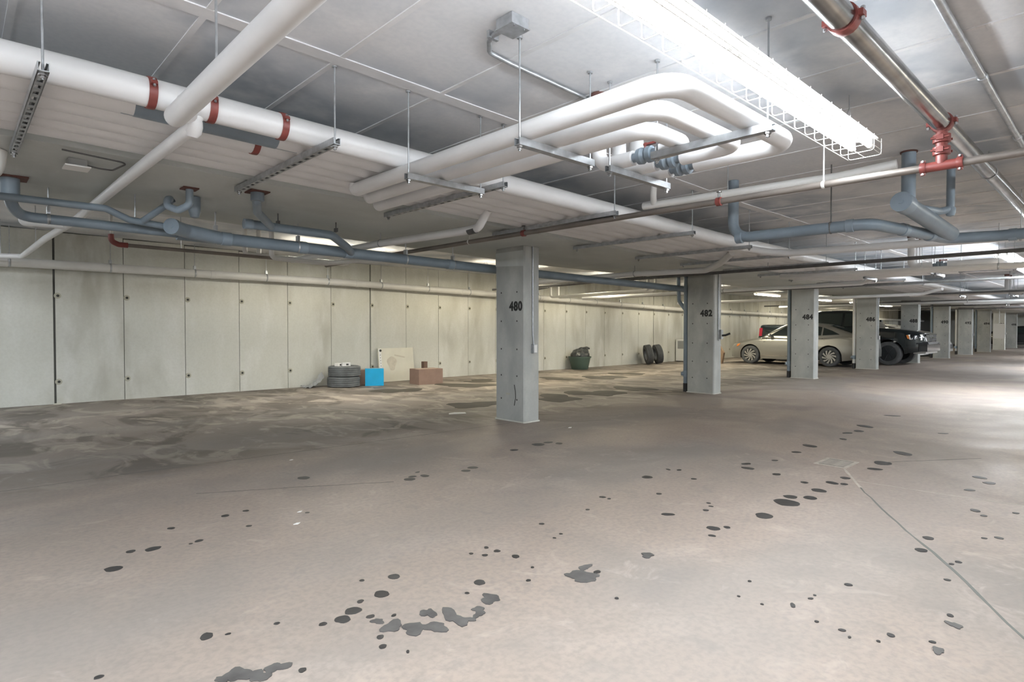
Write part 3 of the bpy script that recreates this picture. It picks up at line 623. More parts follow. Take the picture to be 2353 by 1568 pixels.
for i, x in enumerate((3.35, 3.62)):
    t = thing('white_riser', 'white riser pipe in the wall bay behind the drain branch, %s of two' % ORD[i], 'pipe', (x, 9.6 + 0.15 * i, 2.5))
    MB().tube([(x, 9.6 + 0.15 * i, CE(x) - 0.001), (x, 9.6 + 0.15 * i, 2.42), (x + 1.5, 9.6 + 0.15 * i, 2.41)], 0.035, 12, bend=0.06).build('pipe', 'white_pipe2', t)
for i, x in enumerate((12.3, 12.62)):
    t = thing('white_pipe', 'white pipe angling down at the wall bay between 480 and 482, %s of two' % ORD[i], 'pipe', (x, 10, 2.2))
    MB().tube([(x + 0.2, 11.6, CE(x) - 0.001), (x + 0.2, 11.6, 2.17), (x, 8.2, 2.20), (x, 8.2, CE(x) - 0.001)], 0.035, 12, bend=0.08).build('pipe', 'white_pipe2', t)
t = thing('drain_pipe', 'dark drain pipe with wye dropping to the wall pipe behind the 480 column', 'pipe', (10.9, 9, 2.35))
MB().tube([(10.9, 7.2, 2.37), (10.9, 10.2, 2.33)], 0.035, 12).tube([(10.9, 10.2, 2.33), (11.2, 11.4, 2.28), (11.5, 12.1, 2.2)], 0.05, 12, bend=0.1).build('pipe', 'dark_pipe', t)
t = thing('drain_pipe', 'dark gooseneck drain pipe above the wall pipe right of the 482 column', 'pipe', (22, 11.8, 2.2))
MB().tube([(21.6, 11.7, 2.28), (22.3, 11.7, 2.30), (22.7, 11.9, 2.2), (22.8, 12.15, 2.02)], 0.05, 12, bend=0.15).build('pipe', 'dark_pipe', t)

# ------------------------------------------------------------------ columns
def text_mesh(s, size, name, mat):
    cu = bpy.data.curves.new(name, 'FONT'); cu.body = s; cu.size = size; cu.extrude = 0.0012; cu.offset = 0.0075 * size / 0.15; cu.align_x = 'LEFT'; cu.space_character = 1.12
    o = bpy.data.objects.new(name, cu); COL.objects.link(o)
    dg = bpy.context.evaluated_depsgraph_get(); dg.update()
    me = bpy.data.meshes.new_from_object(o.evaluated_get(dg)); me.name = name
    bpy.data.objects.remove(o); bpy.data.curves.remove(cu)
    me.materials.clear(); me.materials.append(M[mat]); return me
chole = MB().lathe([(0.0, 0.0008), (0.012, 0.0008), (0.012, 0.0)], (0, 0, 0), (-1, 0, 0), 8).mesh('tie_hole', 'hole')
CY0, CY1, CT = 5.60, 6.17, 0.29
NUMS = ['480', '482', '484', '486', '488', '490', '492', '494', '496', '498']
for n in range(10):
    x = 5.52 + 5.1 * n; zt = SL(x)
    t = thing('column', ('nearest grey concrete column, stencilled 480' if n == 0 else '%s grey concrete column from the camera, stencilled %s' % (ORD[n], NUMS[n])), 'column', (x + CT / 2, (CY0 + CY1) / 2, 0), 'numbered columns')
    sh = MB(); ch = 0.018
    ring = [(x + ch, CY0, 0), (x + CT - ch, CY0, 0), (x + CT, CY0 + ch, 0), (x + CT, CY1 - ch, 0), (x + CT - ch, CY1, 0), (x + ch, CY1, 0), (x, CY1 - ch, 0), (x, CY0 + ch, 0)]
    sh.poly(ring, (0, 0, zt - 0.002)).build('shaft', 'wall' if n == 8 else 'column', t, smooth=False)
    MB().poly([(p[0] + (0.012 if p[0] > x + CT / 2 else -0.012), p[1] + (0.012 if p[1] > 5.8 else -0.012), 0) for p in ring], (0, 0, 0.015)).build('grout_base', 'wall', t, smooth=False)
    me = text_mesh(NUMS[n], 0.165, 'number', 'ink')
    o = link('number', me, t, (x - 0.0005, 5.885, 1.505)); o.rotation_euler = (math.pi / 2, 0, -math.pi / 2); o.scale = (0.92, 1, 1)
    for y in (CY0 + 0.14, CY1 - 0.12):
        for z in (0.30, 0.62, 0.98, 1.36, 1.75):
            link('tie_hole', chole, t, (x - 0.0004, y, z))
    if n < 2: MB().poly([(x - 0.001, CY0 + 0.02, 2.09), (x - 0.001, CY1 - 0.005, 2.12), (x - 0.001, CY1 - 0.005, zt - 0.06), (x - 0.001, CY0 + 0.02, zt - 0.06)], (0.0008, 0, 0)).build('pale_patch', 'beam' if n == 0 else 'column', t, smooth=False)
    # conduit and box on the aisle face
    if n in (0, 1, 3, 4, 6, 8):
        cx = x + 0.15
        cd = MB().tube([(cx, CY0 - 0.012, zt - 0.002), (cx, CY0 - 0.012, 1.2), (cx + 0.015, CY0 - 0.014, 1.03)], 0.009, 10).build('conduit', 'steel', t)
        if n != 1:
            bx = MB().box(cx - 0.02, cx + 0.05, CY0 - 0.05, CY0 - 0.0005, 0.93, 1.05).build('outlet_box', 'steel', t, smooth=False)
            MB().box(cx - 0.01, cx + 0.04, CY0 - 0.054, CY0 - 0.05, 0.94, 1.04).build('outlet_face', 'white', bx, smooth=False)
        else:
            bx = MB().box(cx + 0.02, cx + 0.10, CY0 - 0.06, CY0 - 0.0005, 1.06, 1.24).build('switch_box', 'plastic_grey', t, smooth=False)
            MB().tube([(cx + 0.06, CY0 - 0.05, 1.13), (cx + 0.08, CY0 - 0.12, 1.135), (cx + 0.1, CY0 - 0.2, 1.17)], 0.02, 8).build('power_plug', 'black', bx)
    # drain pipe on the wall side
    if n in (1, 2, 3, 5, 6, 7):
        t2 = thing('column_drain', 'vertical %s drain pipe against the wall side of the %s column from the camera' % ('white' if n in (3, 6) else 'grey', ORD[n]), 'pipe', (x + 0.1, CY1 + 0.08, 0), 'drain pipes at the columns')
        px, py = x + 0.08, CY1 + 0.072
        MB().tube([(px, py, 0.16), (px, py, zt - 0.002)], 0.048, 16).build('pipe', 'white_pipe2' if n in (3, 6) else 'blue', t2)
        MB().tube([(px, py, 0.0), (px, py, 0.17)], 0.052, 16).build('boot', 'black', t2)
        MB().lathe([(0.06, -0.06), (0.06, 0.06)], (px, py, 0.36), (0, 0, 1), 16).tube([(px, py, 0.36), (px - 0.06, py + 0.07, 0.36)], 0.04, 12).build('cleanout', 'blue2', t2)
        if n == 1: MB().tube([(px, py, 1.62), (px, py + 0.16, 1.82), (px, py + 0.18, SL(x) - 0.002)], 0.038, 14, bend=0.12).build('wye_branch', 'blue', t2)
# scuff marks on the first column
c0 = [o for o in bpy.data.objects if o.name == 'column'][0]
MB().tube([(5.5192, 5.79, 0.22), (5.5192, 5.765, 0.32), (5.5192, 5.77, 0.42), (5.5192, 5.79, 0.50)], 0.006, 6).build('scuff_mark', 'hole', c0)
for y in (5.895, 5.935): MB().lathe([(0.0, 0.0012), (0.016, 0.0008)], (5.52, y, 0.37), (-1, 0, 0), 10).build('scuff_mark', 'halo', c0)
# white notice panel and distant partition
t = MB().box(41.0, 41.03, 4.95, 5.45, 0.75, 1.55).build('notice_panel', 'white', smooth=False)
tag(t, 'white notice panel hanging beside the 494 column', 'panel')
MB().tube([(41.015, 5.2, 1.55), (41.015, 5.2, CE(41))], 0.01, 6).build('hanging_rod', 'steel', t)

# ------------------------------------------------------------------ floor marks
BZ = [0]
def blob(cx, cy, a, b, mat, name, z=0.0012, n=16, jit=0.22, rot=None):
    BZ[0] += 1; z += 0.00002 * BZ[0]
    rot = random.uniform(0, 3.14) if rot is None else rot
    ph = [random.uniform(0, 6.28) for _ in range(4)]
    ring = []
    for k in range(n):
        th = 2 * math.pi * k / n
        q = 1 + jit * (0.55 * math.sin(2 * th + ph[0]) + 0.4 * math.sin(3 * th + ph[1]) + 0.3 * math.sin(5 * th + ph[2])) + random.uniform(-0.05, 0.05)
        u, v = a * q * math.cos(th), b * q * math.sin(th)
        ring.append((cx + u * math.cos(rot) - v * math.sin(rot), cy + u * math.sin(rot) + v * math.cos(rot), 0.0))
    MB().poly(ring, (0, 0, z)).build(name, mat, fl, smooth=False)
SPOT = [(0.60,3.66,0.037,0.045),(0.82,3.84,0.045,0.032),(0.72,3.88,0.025,0.024),(1.05,3.80,0.021,0.025),(1.00,3.78,0.010,0.012),(0.99,4.16,0.020,0.024),(1.32,4.19,0.027,0.026),(1.46,4.21,0.018,0.022),(1.36,3.87,0.017,0.019),(1.75,3.88,0.014,0.016),(2.14,4.81,0.045,0.055),(2.92,4.17,0.034,0.047),(2.83,4.22,0.026,0.038),(2.76,4.16,0.048,0.044),(2.95,4.32,0.023,0.016),(3.41,4.12,0.040,0.052),(3.29,4.07,0.039,0.041),(4.22,4.43,0.041,0.045),(1.61,2.57,0.031,0.030),(1.46,2.44,0.035,0.038),(1.28,2.38,0.034,0.039),(1.21,2.34,0.032,0.035),(1.35,2.44,0.015,0.018),(1.47,2.64,0.013,0.013),(1.13,2.36,0.017,0.016),(0.99,2.50,0.012,0.012),(0.74,2.59,0.032,0.023),(0.81,2.55,0.011,0.008),(1.31,2.28,0.019,0.016),(1.39,2.22,0.014,0.010),(1.88,2.22,0.026,0.033),(1.76,2.17,0.010,0.012),(1.22,2.03,0.017,0.015),(1.25,2.10,0.014,0.018),(1.27,1.93,0.012,0.006),(2.24,2.34,0.024,0.022),(2.13,2.47,0.016,0.016),(2.22,2.47,0.018,0.020),(2.21,2.55,0.014,0.017),(2.09,2.54,0.012,0.013),(0.92,2.09,0.016,0.014),(0.37,2.55,0.014,0.015),
(4.61,4.46,0.067,0.074),(4.78,4.47,0.039,0.052),(4.82,4.35,0.044,0.038),(3.51,2.73,0.023,0.024),(3.51,2.67,0.013,0.017),(3.19,2.61,0.012,0.015),(2.74,2.62,0.017,0.017),(2.69,2.41,0.010,0.012),(2.61,2.39,0.009,0.011),(4.26,2.84,0.045,0.046),(4.63,2.87,0.016,0.026),(4.68,2.79,0.018,0.026),(4.49,2.54,0.019,0.023),(3.89,2.49,0.024,0.019),(3.50,2.17,0.027,0.045),(3.77,2.04,0.021,0.021),(3.94,2.11,0.014,0.017),(3.88,2.06,0.014,0.017),(3.46,1.82,0.039,0.040),(3.54,1.77,0.021,0.022),(3.33,1.76,0.016,0.024),(3.94,1.71,0.060,0.057),(4.36,1.73,0.088,0.085),(4.53,1.77,0.050,0.045),(4.61,1.66,0.053,0.045),(4.87,1.69,0.048,0.057),(5.19,1.70,0.036,0.056),(5.44,1.68,0.037,0.043),(5.22,1.62,0.029,0.031),(5.04,1.86,0.029,0.031),(5.15,2.13,0.038,0.034),(5.19,2.40,0.040,0.055),(5.35,2.49,0.052,0.029),(5.69,2.37,0.021,0.031),(6.23,2.38,0.041,0.048),(6.67,2.41,0.060,0.081),(7.83,2.40,0.043,0.070),(8.08,2.35,0.055,0.074),(8.53,2.41,0.069,0.122),(7.36,2.30,0.035,0.047),(9.87,2.44,0.051,0.105),(6.94,1.62,0.067,0.102),(6.30,1.63,0.073,0.087),(5.98,1.61,0.044,0.059),(8.63,1.60,0.027,0.056),(6.28,0.91,0.037,0.057),(6.11,0.82,0.040,0.045),(5.73,0.89,0.026,0.040),(5.11,0.76,0.028,0.038),(5.01,0.70,0.018,0.024),(5.24,0.56,0.018,0.019),(4.23,0.85,0.032,0.028),(3.97,0.83,0.033,0.029),(3.91,0.65,0.017,0.015),(3.85,0.67,0.014,0.011),(4.54,0.56,0.024,0.020),(4.47,0.62,0.016,0.014),(2.40,1.90,0.016,0.020),(2.07,2.07,0.011,0.013),(2.20,2.17,0.009,0.009),(2.23,1.65,0.010,0.009),(2.86,1.31,0.011,0.008),(2.88,1.03,0.014,0.008),(2.93,1.03,0.007,0.008),(2.66,1.27,0.008,0.007),(3.17,0.96,0.015,0.020),(2.75,1.06,0.025,0.010),(2.66,1.16,0.008,0.007),(2.67,0.93,0.009,0.009),(2.67,0.83,0.015,0.010),(2.63,0.79,0.009,0.006),(2.77,0.68,0.013,0.017),(2.68,0.70,0.008,0.008),(2.83,0.55,0.012,0.010),(3.15,0.55,0.015,0.013),(3.59,0.64,0.015,0.013)]
SOFT = [(1.33,2.14,0.047,0.042),(1.31,2.22,0.024,0.024),(1.39,2.06,0.042,0.056),(1.46,2.01,0.045,0.047),(1.57,2.03,0.087,0.036),(1.51,2.13,0.044,0.029),(1.59,1.97,0.024,0.039),(1.69,2.00,0.030,0.031),(1.80,2.05,0.041,0.050),(1.66,1.97,0.021,0.028),(0.86,2.17,0.041,0.031),(0.74,2.22,0.048,0.046),(0.79,2.16,0.036,0.037),(0.69,2.23,0.032,0.018),(2.31,1.91,0.056,0.082),(2.28,1.94,0.043,0.041),(2.40,1.98,0.026,0.041),(2.77,0.52,0.026,0.022),(3.06,0.52,0.030,0.023),(2.78,1.85,0.030,0.040)]
WET = [(6.58,10.39,0.40,0.45),(8.32,10.30,0.55,0.48),(9.29,10.91,0.33,0.40),(6.33,7.55,0.37,0.46),(8.00,7.26,0.38,0.55),(13.82,9.87,0.42,0.42),(12.29,9.53,0.60,0.45),(9.16,7.28,0.5,0.5),(10.42,7.29,0.38,0.42),(11.10,10.02,0.37,0.48)]
for q in SPOT: blob(*q, 'oil', 'oil_spot', jit=0.10)
for q in SOFT: blob(*q, 'oil_soft', 'oil_stain', z=0.001, n=22, jit=0.42)
for q in WET: blob(*q, 'wet', 'wet_patch', z=0.001, n=26, jit=0.45)
def crack(pts, wdt, mat, name, z=0.0008):
    P = [Vector((x, y, 0)) for x, y in pts]; mb = MB()
    Q = []
    for a, b in zip(P[:-1], P[1:]):
        m_ = max(2, int((b - a).length / 0.12))
        for k in range(m_): Q.append(a + (b - a) * k / m_)
    Q.append(P[-1]); L_, R_ = [], []
    for i, p in enumerate(Q):
        d = (Q[min(i + 1, len(Q) - 1)] - Q[max(i - 1, 0)]).normalized(); nrm = Vector((-d.y, d.x, 0))
        p = p + nrm * random.uniform(-0.006, 0.006); h = wdt / 2 * random.uniform(0.6, 1.3)
        L_.append(tuple(p + nrm * h)); R_.append(tuple(p - nrm * h))
    for i in range(len(Q) - 1):
        ring = [R_[i], R_[i + 1], L_[i + 1], L_[i]]; mb.poly(ring, (0, 0, z))
    mb.build(name, mat, fl, smooth=False)
crack([(5.2, 1.50), (4.81, 1.28), (4.3, 0.98), (3.88, 0.71), (3.5, 0.50), (3.13, 0.30), (2.2, -0.25)], 0.014, 'joint', 'floor_joint')
crack([(0.2, 6.0), (1.13, 6.0), (2.04, 5.92), (3.45, 5.83), (5.4, 5.75)], 0.008, 'oil_soft', 'floor_joint')
crack([(1.34, 4.91), (2.0, 4.55), (2.62, 4.18)], 0.007, 'oil_soft', 'floor_crack')
crack([(6.35, 1.63), (7.23, 1.04)], 0.012, 'oil_soft', 'floor_joint')
crack([(5.4, 1.62), (5.49, 0.56), (5.55, -0.6)], 0.008, 'grate', 'floor_joint')
crack([(5.80, 1.80), (5.2, 1.50)], 0.022, 'grate', 'floor_joint', 0.0006)
crack([(5.9, 5.55), (6.2, 5.2), (6.6, 5.0)], 0.008, 'oil_soft', 'floor_crack')
# floor drain
t = thing('floor_drain', 'rectangular steel floor drain grate in the aisle', 'drain', (6.0, 1.93, 0))
MB().box(5.82, 6.18, 1.79, 1.82, 0, 0.003).box(5.82, 6.18, 2.04, 2.07, 0, 0.003).box(5.82, 5.85, 1.82, 2.04, 0, 0.003).box(6.15, 6.18, 1.82, 2.04, 0, 0.003).build('frame', 'grate', t, smooth=False)
MB().box(5.85, 6.15, 1.82, 2.04, 0.0, 0.0012).build('sump', 'hole', t, smooth=False)
gb = MB().box(-0.007, 0.007, -0.11, 0.11, 0.0012, 0.003).mesh('grate_bar', 'grate', smooth=False)
for k in range(9): link('grate_bar', gb, t, (5.88 + 0.03 * k, 1.93, 0))

# ------------------------------------------------------------------ things by the wall
def tyre(parent, c, axis, R=0.33, W_=0.22, ri=0.2, mat='tyre_lt', name='tyre_carcass', grooves=True):
    pr_ = [(ri, -W_ * 0.42), (ri + 0.02, -W_ * 0.5), (R - 0.05, -W_ * 0.5), (R - 0.012, -W_ * 0.44)]
    if grooves:
        for k in range(4):
            h = -W_ * 0.3 + k * W_ * 0.2
            pr_ += [(R, h - 0.028 * W_ / 0.22), (R, h - 0.008), (R - 0.009, h - 0.005), (R - 0.009, h + 0.005), (R, h + 0.008)]
    pr_ += [(R, W_ * 0.36), (R - 0.012, W_ * 0.44), (R - 0.05, W_ * 0.5), (ri + 0.02, W_ * 0.5), (ri, W_ * 0.42), (ri + 0.03, 0.0)]
    return MB().lathe(pr_, c, axis, 36, closed=True).build(name, mat, parent)
for i, (z, lab) in enumerate(((0.115, 'grey dusty tyre at the bottom of the two-tyre stack by the wall'), (0.342, 'grey dusty tyre on top of the two-tyre stack, papers on it'))):
    t = thing('car_tyre', lab, 'tyre', (6.22, 11.92, z - 0.115), 'tyres by the wall'); tyre(t, (6.22 + 0.02 * i, 11.92, z), (0, 0, 1), R=0.345, W_=0.227)
for i, (x, a, lab) in enumerate(((18.0, -0.25, 'worn black tyre leaning on the wall, left of the pair'), (18.6, 0.1, 'worn black tyre leaning on the wall, right of the pair'))):
    ax = Vector((0.72 + 0.1 * i, -0.66, 0.16)).normalized(); t = thing('car_tyre', lab, 'tyre', (x, 12.1, 0), 'tyres by the wall')
    up_ = (Vector((0, 0, 1)) - ax * ax.z).normalized()
    tyre(t, (x, 11.98, 0.345 * up_.z + 0.11 * abs(ax.z)), ax, R=0.345, W_=0.23, mat='tyre')
for i, (x, y, rz, w_, h_, lab) in enumerate(((6.03, 11.80, 0.5, 0.13, 0.07, 'small white printed carton on the stacked tyres, left one'), (6.20, 11.78, -0.2, 0.18, 0.075, 'small white printed carton on the stacked tyres, right one'))):
    t = thing('small_carton', lab, 'box', (x, y, 0.456), 'cartons on the tyres')
    mt = Matrix.Rotation(rz, 3, 'Z')
    MB().obox((x, y, 0.456 + h_ / 2), (w_, 0.09, h_), mt).build('carton', 'paper', t, smooth=False)
    MB().obox(Vector((x, y, 0.456 + h_ * 0.45)) + mt @ Vector((0.02, -0.046, 0)), (0.05, 0.002, 0.035), mt).build('print', 'ink', t, smooth=False)
def carton(name, label, c, size, rz, mat, flap=True):
    t = thing(name, label, 'box', c); mt = Matrix.Rotation(rz, 3, 'Z'); L_, W_, H_ = size; C_ = Vector(c)
    MB().obox(C_ + Vector((0, 0, H_ / 2)), size, mt).build('body', mat, t, smooth=False)
    if flap:
        for s in (-1, 1): MB().obox(C_ + Vector((0, 0, H_ + 0.003)) + mt @ Vector((0, s * W_ * 0.252, 0)), (L_ * 0.995, W_ * 0.49, 0.006), mt).build('flap', mat, t, smooth=False)
        MB().obox(C_ + Vector((0, 0, H_ + 0.0065)), (L_ * 0.9, 0.05, 0.001), mt).build('tape', 'board', t, smooth=False)
    return t
t = carton('blue_box', 'bright blue square box standing beside the tyre stack', (6.86, 11.72, 0), (0.40, 0.26, 0.37), -0.52, 'cyan')
mt = Matrix.Rotation(-0.52, 3, 'Z')
MB().obox(Vector((6.86, 11.72, 0.185)) + mt @ Vector((0.201, 0, 0)), (0.003, 0.25, 0.36), mt).build('dark_side', 'plastic_grey', t, smooth=False)
carton('cardboard_box', 'large brown cardboard box in front of the cream panel', (7.95, 11.28, 0), (0.62, 0.44, 0.34), -0.10, 'card')
carton('cardboard_box', 'dull brown carton between the tyre stack and the blue box', (6.80, 12.15, 0), (0.36, 0.3, 0.33), -0.3, 'card')
carton('cardboard_box', 'small dark box peeking out behind the large cardboard box', (8.44, 12.05, 0), (0.11, 0.10, 0.46), 0.1, 'card2', False)
# cream panel leaning on the wall
t = thing('leaning_panel', 'cream appliance panel leaning on the wall with tan stains', 'panel', (7.8, 12.3, 0))
lean = Matrix.Rotation(-0.12, 3, 'X'); pc = Vector((7.80, 12.30, 0.40))
MB().obox(pc, (0.98, 0.03, 0.80), lean).build('panel', 'board', t, smooth=False)
def onp(u, v, w_, h_, d=0.004): return MB().obox(pc + lean @ Vector((u, -0.015 - d / 2, v)), (w_, d, h_), lean)
onp(-0.44, 0, 0.07, 0.78).build('edge_strip', 'white', t, smooth=False)
for k in range(9): onp(-0.435, 0.24 - 0.065 * k, 0.012, 0.02, 0.006).build('slot', 'hole', t, smooth=False)
MB().lathe([(0.0, 0.012), (0.028, 0.01), (0.03, 0)], pc + lean @ Vector((-0.425, -0.018, 0.345)), lean @ Vector((0, -1, 0)), 14).build('knob', 'hole', t)
mtr = lean @ Matrix.Rotation(0.2, 3, 'Y')
MB().obox(pc + lean @ Vector((0.10, -0.018, 0.20)), (0.28, 0.008, 0.03), mtr).build('scrape', 'stain', t, smooth=False)
ring = [tuple(pc + lean @ Vector((-0.13 + 0.12 * (1 + 0.25 * math.sin(3 * a)) * math.cos(a) , -0.0155, 0.03 + 0.17 * math.sin(a)))) for a in [k * math.pi / 10 for k in range(20)]]
MB().poly(ring, lean @ Vector((0, -0.001, 0))).build('stain', 'stain', t, smooth=False)
# grey crumpled sheet left of tyres
t = thing('crumpled_sheet', 'crumpled grey plastic sheet on the floor left of the tyre stack', 'plastic sheet', (5.72, 12.2, 0))
mb = MB(); n = 9
for i in range(n):
    for j in range(n):
        u, v = i / (n - 1), j / (n - 1)
        mb.v.append((5.44 + 0.40 * u + random.uniform(-.02, .02), 12.05 + 0.32 * v + random.uniform(-.02, .02), max(0.004, 0.02 + 0.30 * u * u * math.sin(math.pi * min(1, v * 0.8 + 0.2)) + random.uniform(-.03, .03))))
for i in range(n - 1):
    for j in range(n - 1): mb.f.append((i * n + j, (i + 1) * n + j, (i + 1) * n + j + 1, i * n + j + 1))
mb.build('sheet', 'plastic_grey', t, smooth=False)
# green pot with a bag
t = thing('plastic_bucket', 'dark green tapered bucket by the wall between 480 and 482', 'bucket', (14.3, 12.05, 0))
MB().lathe([(0.0, 0.0), (0.24, 0.0), (0.26, 0.02), (0.335, 0.36), (0.36, 0.36), (0.365, 0.40), (0.33, 0.40), (0.31, 0.36), (0.245, 0.04), (0.0, 0.03)], (14.3, 12.03, 0), (0, 0, 1), 28).build('bucket', 'green', t)
t = thing('rubbish_bag', 'crumpled black rubbish bag stuffed into the green bucket', 'bag', (14.32, 12.03, 0.36))
mb = MB(); n, m_ = 18, 24
for i in range(n + 1):
    th = math.pi * i / n
    for j in range(m_):
        ph = 2 * math.pi * j / m_
        q = 1 + 0.10 * math.sin(5 * ph + 2 * th) + 0.08 * math.sin(9 * ph - 3 * th) + random.uniform(-.05, .05)
        mb.v.append((14.32 + 0.06 * math.cos(th) + 0.29 * q * math.sin(th) * math.cos(ph), 12.02 + 0.27 * q * math.sin(th) * math.sin(ph), 0.44 + 0.21 * q * math.cos(th)))
for i in range(n):
    for j in range(m_): mb.f.append((i * m_ + j, i * m_ + (j + 1) % m_, (i + 1) * m_ + (j + 1) % m_, (i + 1) * m_ + j))
mb.build('bag', 'bag', t)
MB().tube([(14.45, 12.0, 0.60), (14.58, 11.98, 0.66), (14.68, 11.96, 0.64)], [0.09, 0.05, 0.03], 10).build('knot', 'bag', t)
# white cabinet and boarded thing beside/behind 482
t = thing('small_cabinet', 'small white cabinet by the wall half hidden by column 482', 'cabinet', (20.75, 12.1, 0))
MB().box(20.45, 21.0, 11.9, 12.36, 0.03, 0.86).build('body', 'white', t, smooth=False)
MB().box(20.48, 20.97, 11.885, 11.9, 0.45, 0.83).build('door', 'paper', t, smooth=False)
MB().box(20.47, 20.98, 11.92, 12.34, 0, 0.03).build('plinth', 'trim', t, smooth=False)
MB().box(20.44, 20.449, 11.98, 12.28, 0.5, 0.8).build('side_frame', 'plastic_grey', t, smooth=False)
t = thing('covered_board', 'brown board covered in torn paper between column 482 and the silver car', 'board', (20.4, 10.9, 0))
mb = MB(); ring = [(20.2, 10.35, 0.01), (20.2, 11.05, 0.0), (20.22, 11.10, 0.55), (20.22, 10.95, 0.82), (20.22, 10.52, 0.80), (20.2, 10.42, 0.62), (20.2, 10.28, 0.4)]
mb.poly(ring, (0.12, 0, 0.0)).build('board', 'wood', t, smooth=False)
MB().poly([(20.195, 10.5, 0.3), (20.195, 10.9, 0.28), (20.215, 10.92, 0.76), (20.215, 10.55, 0.74)], (-0.006, 0, 0)).build('paper_sheet', 'card', t, smooth=False)
t = MB().poly([(5.30, 6.95, 0.0), (5.55, 6.86, 0.0), (5.60, 6.95, 0.0), (5.48, 7.05, 0.0), (5.36, 7.03, 0)], (0, 0, 0.004)).build('paper_scrap', 'paper', smooth=False)
tag(t, 'scrap of white paper on the floor left of the 480 column', 'paper')
for i, (x, y, s) in enumerate(((1.72, 3.93, 0.02), (1.60, 3.70, 0.025), (5.7, 4.95, 0.04), (2.35, 5.55, 0.02))):
    t = MB().poly([(x - s, y, 0), (x, y - s * 0.5, 0), (x + s, y + s * .3, 0), (x + s * .2, y + s * .7, 0)], (0, 0, 0.003)).build('paper_fleck', 'paper', smooth=False)
    tag(t, ('tiny white litter fleck in the left aisle, farther of the close pair', 'tiny white litter fleck in the left aisle, nearer of the close pair', 'white litter fleck on the floor just right of the nearest column', 'tiny white litter fleck at the edge of the left stall')[i], 'litter', 'litter flecks')

# ------------------------------------------------------------------ vehicles
def lerp(tab, x):
    if x <= tab[0][0]: return tab[0][1]
    for (a, va), (b, vb) in zip(tab[:-1], tab[1:]):
        if x <= b:
            t_ = (x - a) / (b - a); return va + (vb - va) * t_
    return tab[-1][1]
def scurve(tab, n=8):                         # Catmull-Rom resample of a profile
    out = []
    for i in range(len(tab) - 1):
        p0, p1, p2, p3 = tab[max(i - 1, 0)], tab[i], tab[i + 1], tab[min(i + 2, len(tab) - 1)]
        for k in range(n):
            t_ = k / n; x = p1[0] + (p2[0] - p1[0]) * t_
            m1 = (p2[1] - p0[1]) / max(1e-6, p2[0] - p0[0]) * (p2[0] - p1[0]); m2 = (p3[1] - p1[1]) / max(1e-6, p3[0] - p1[0]) * (p2[0] - p1[0])
            h = (2 * t_**3 - 3 * t_**2 + 1) * p1[1] + (t_**3 - 2 * t_**2 + t_) * m1 + (-2 * t_**3 + 3 * t_**2) * p2[1] + (t_**3 - t_**2) * m2
            out.append((x, h))
    out.append(tab[-1]); return out
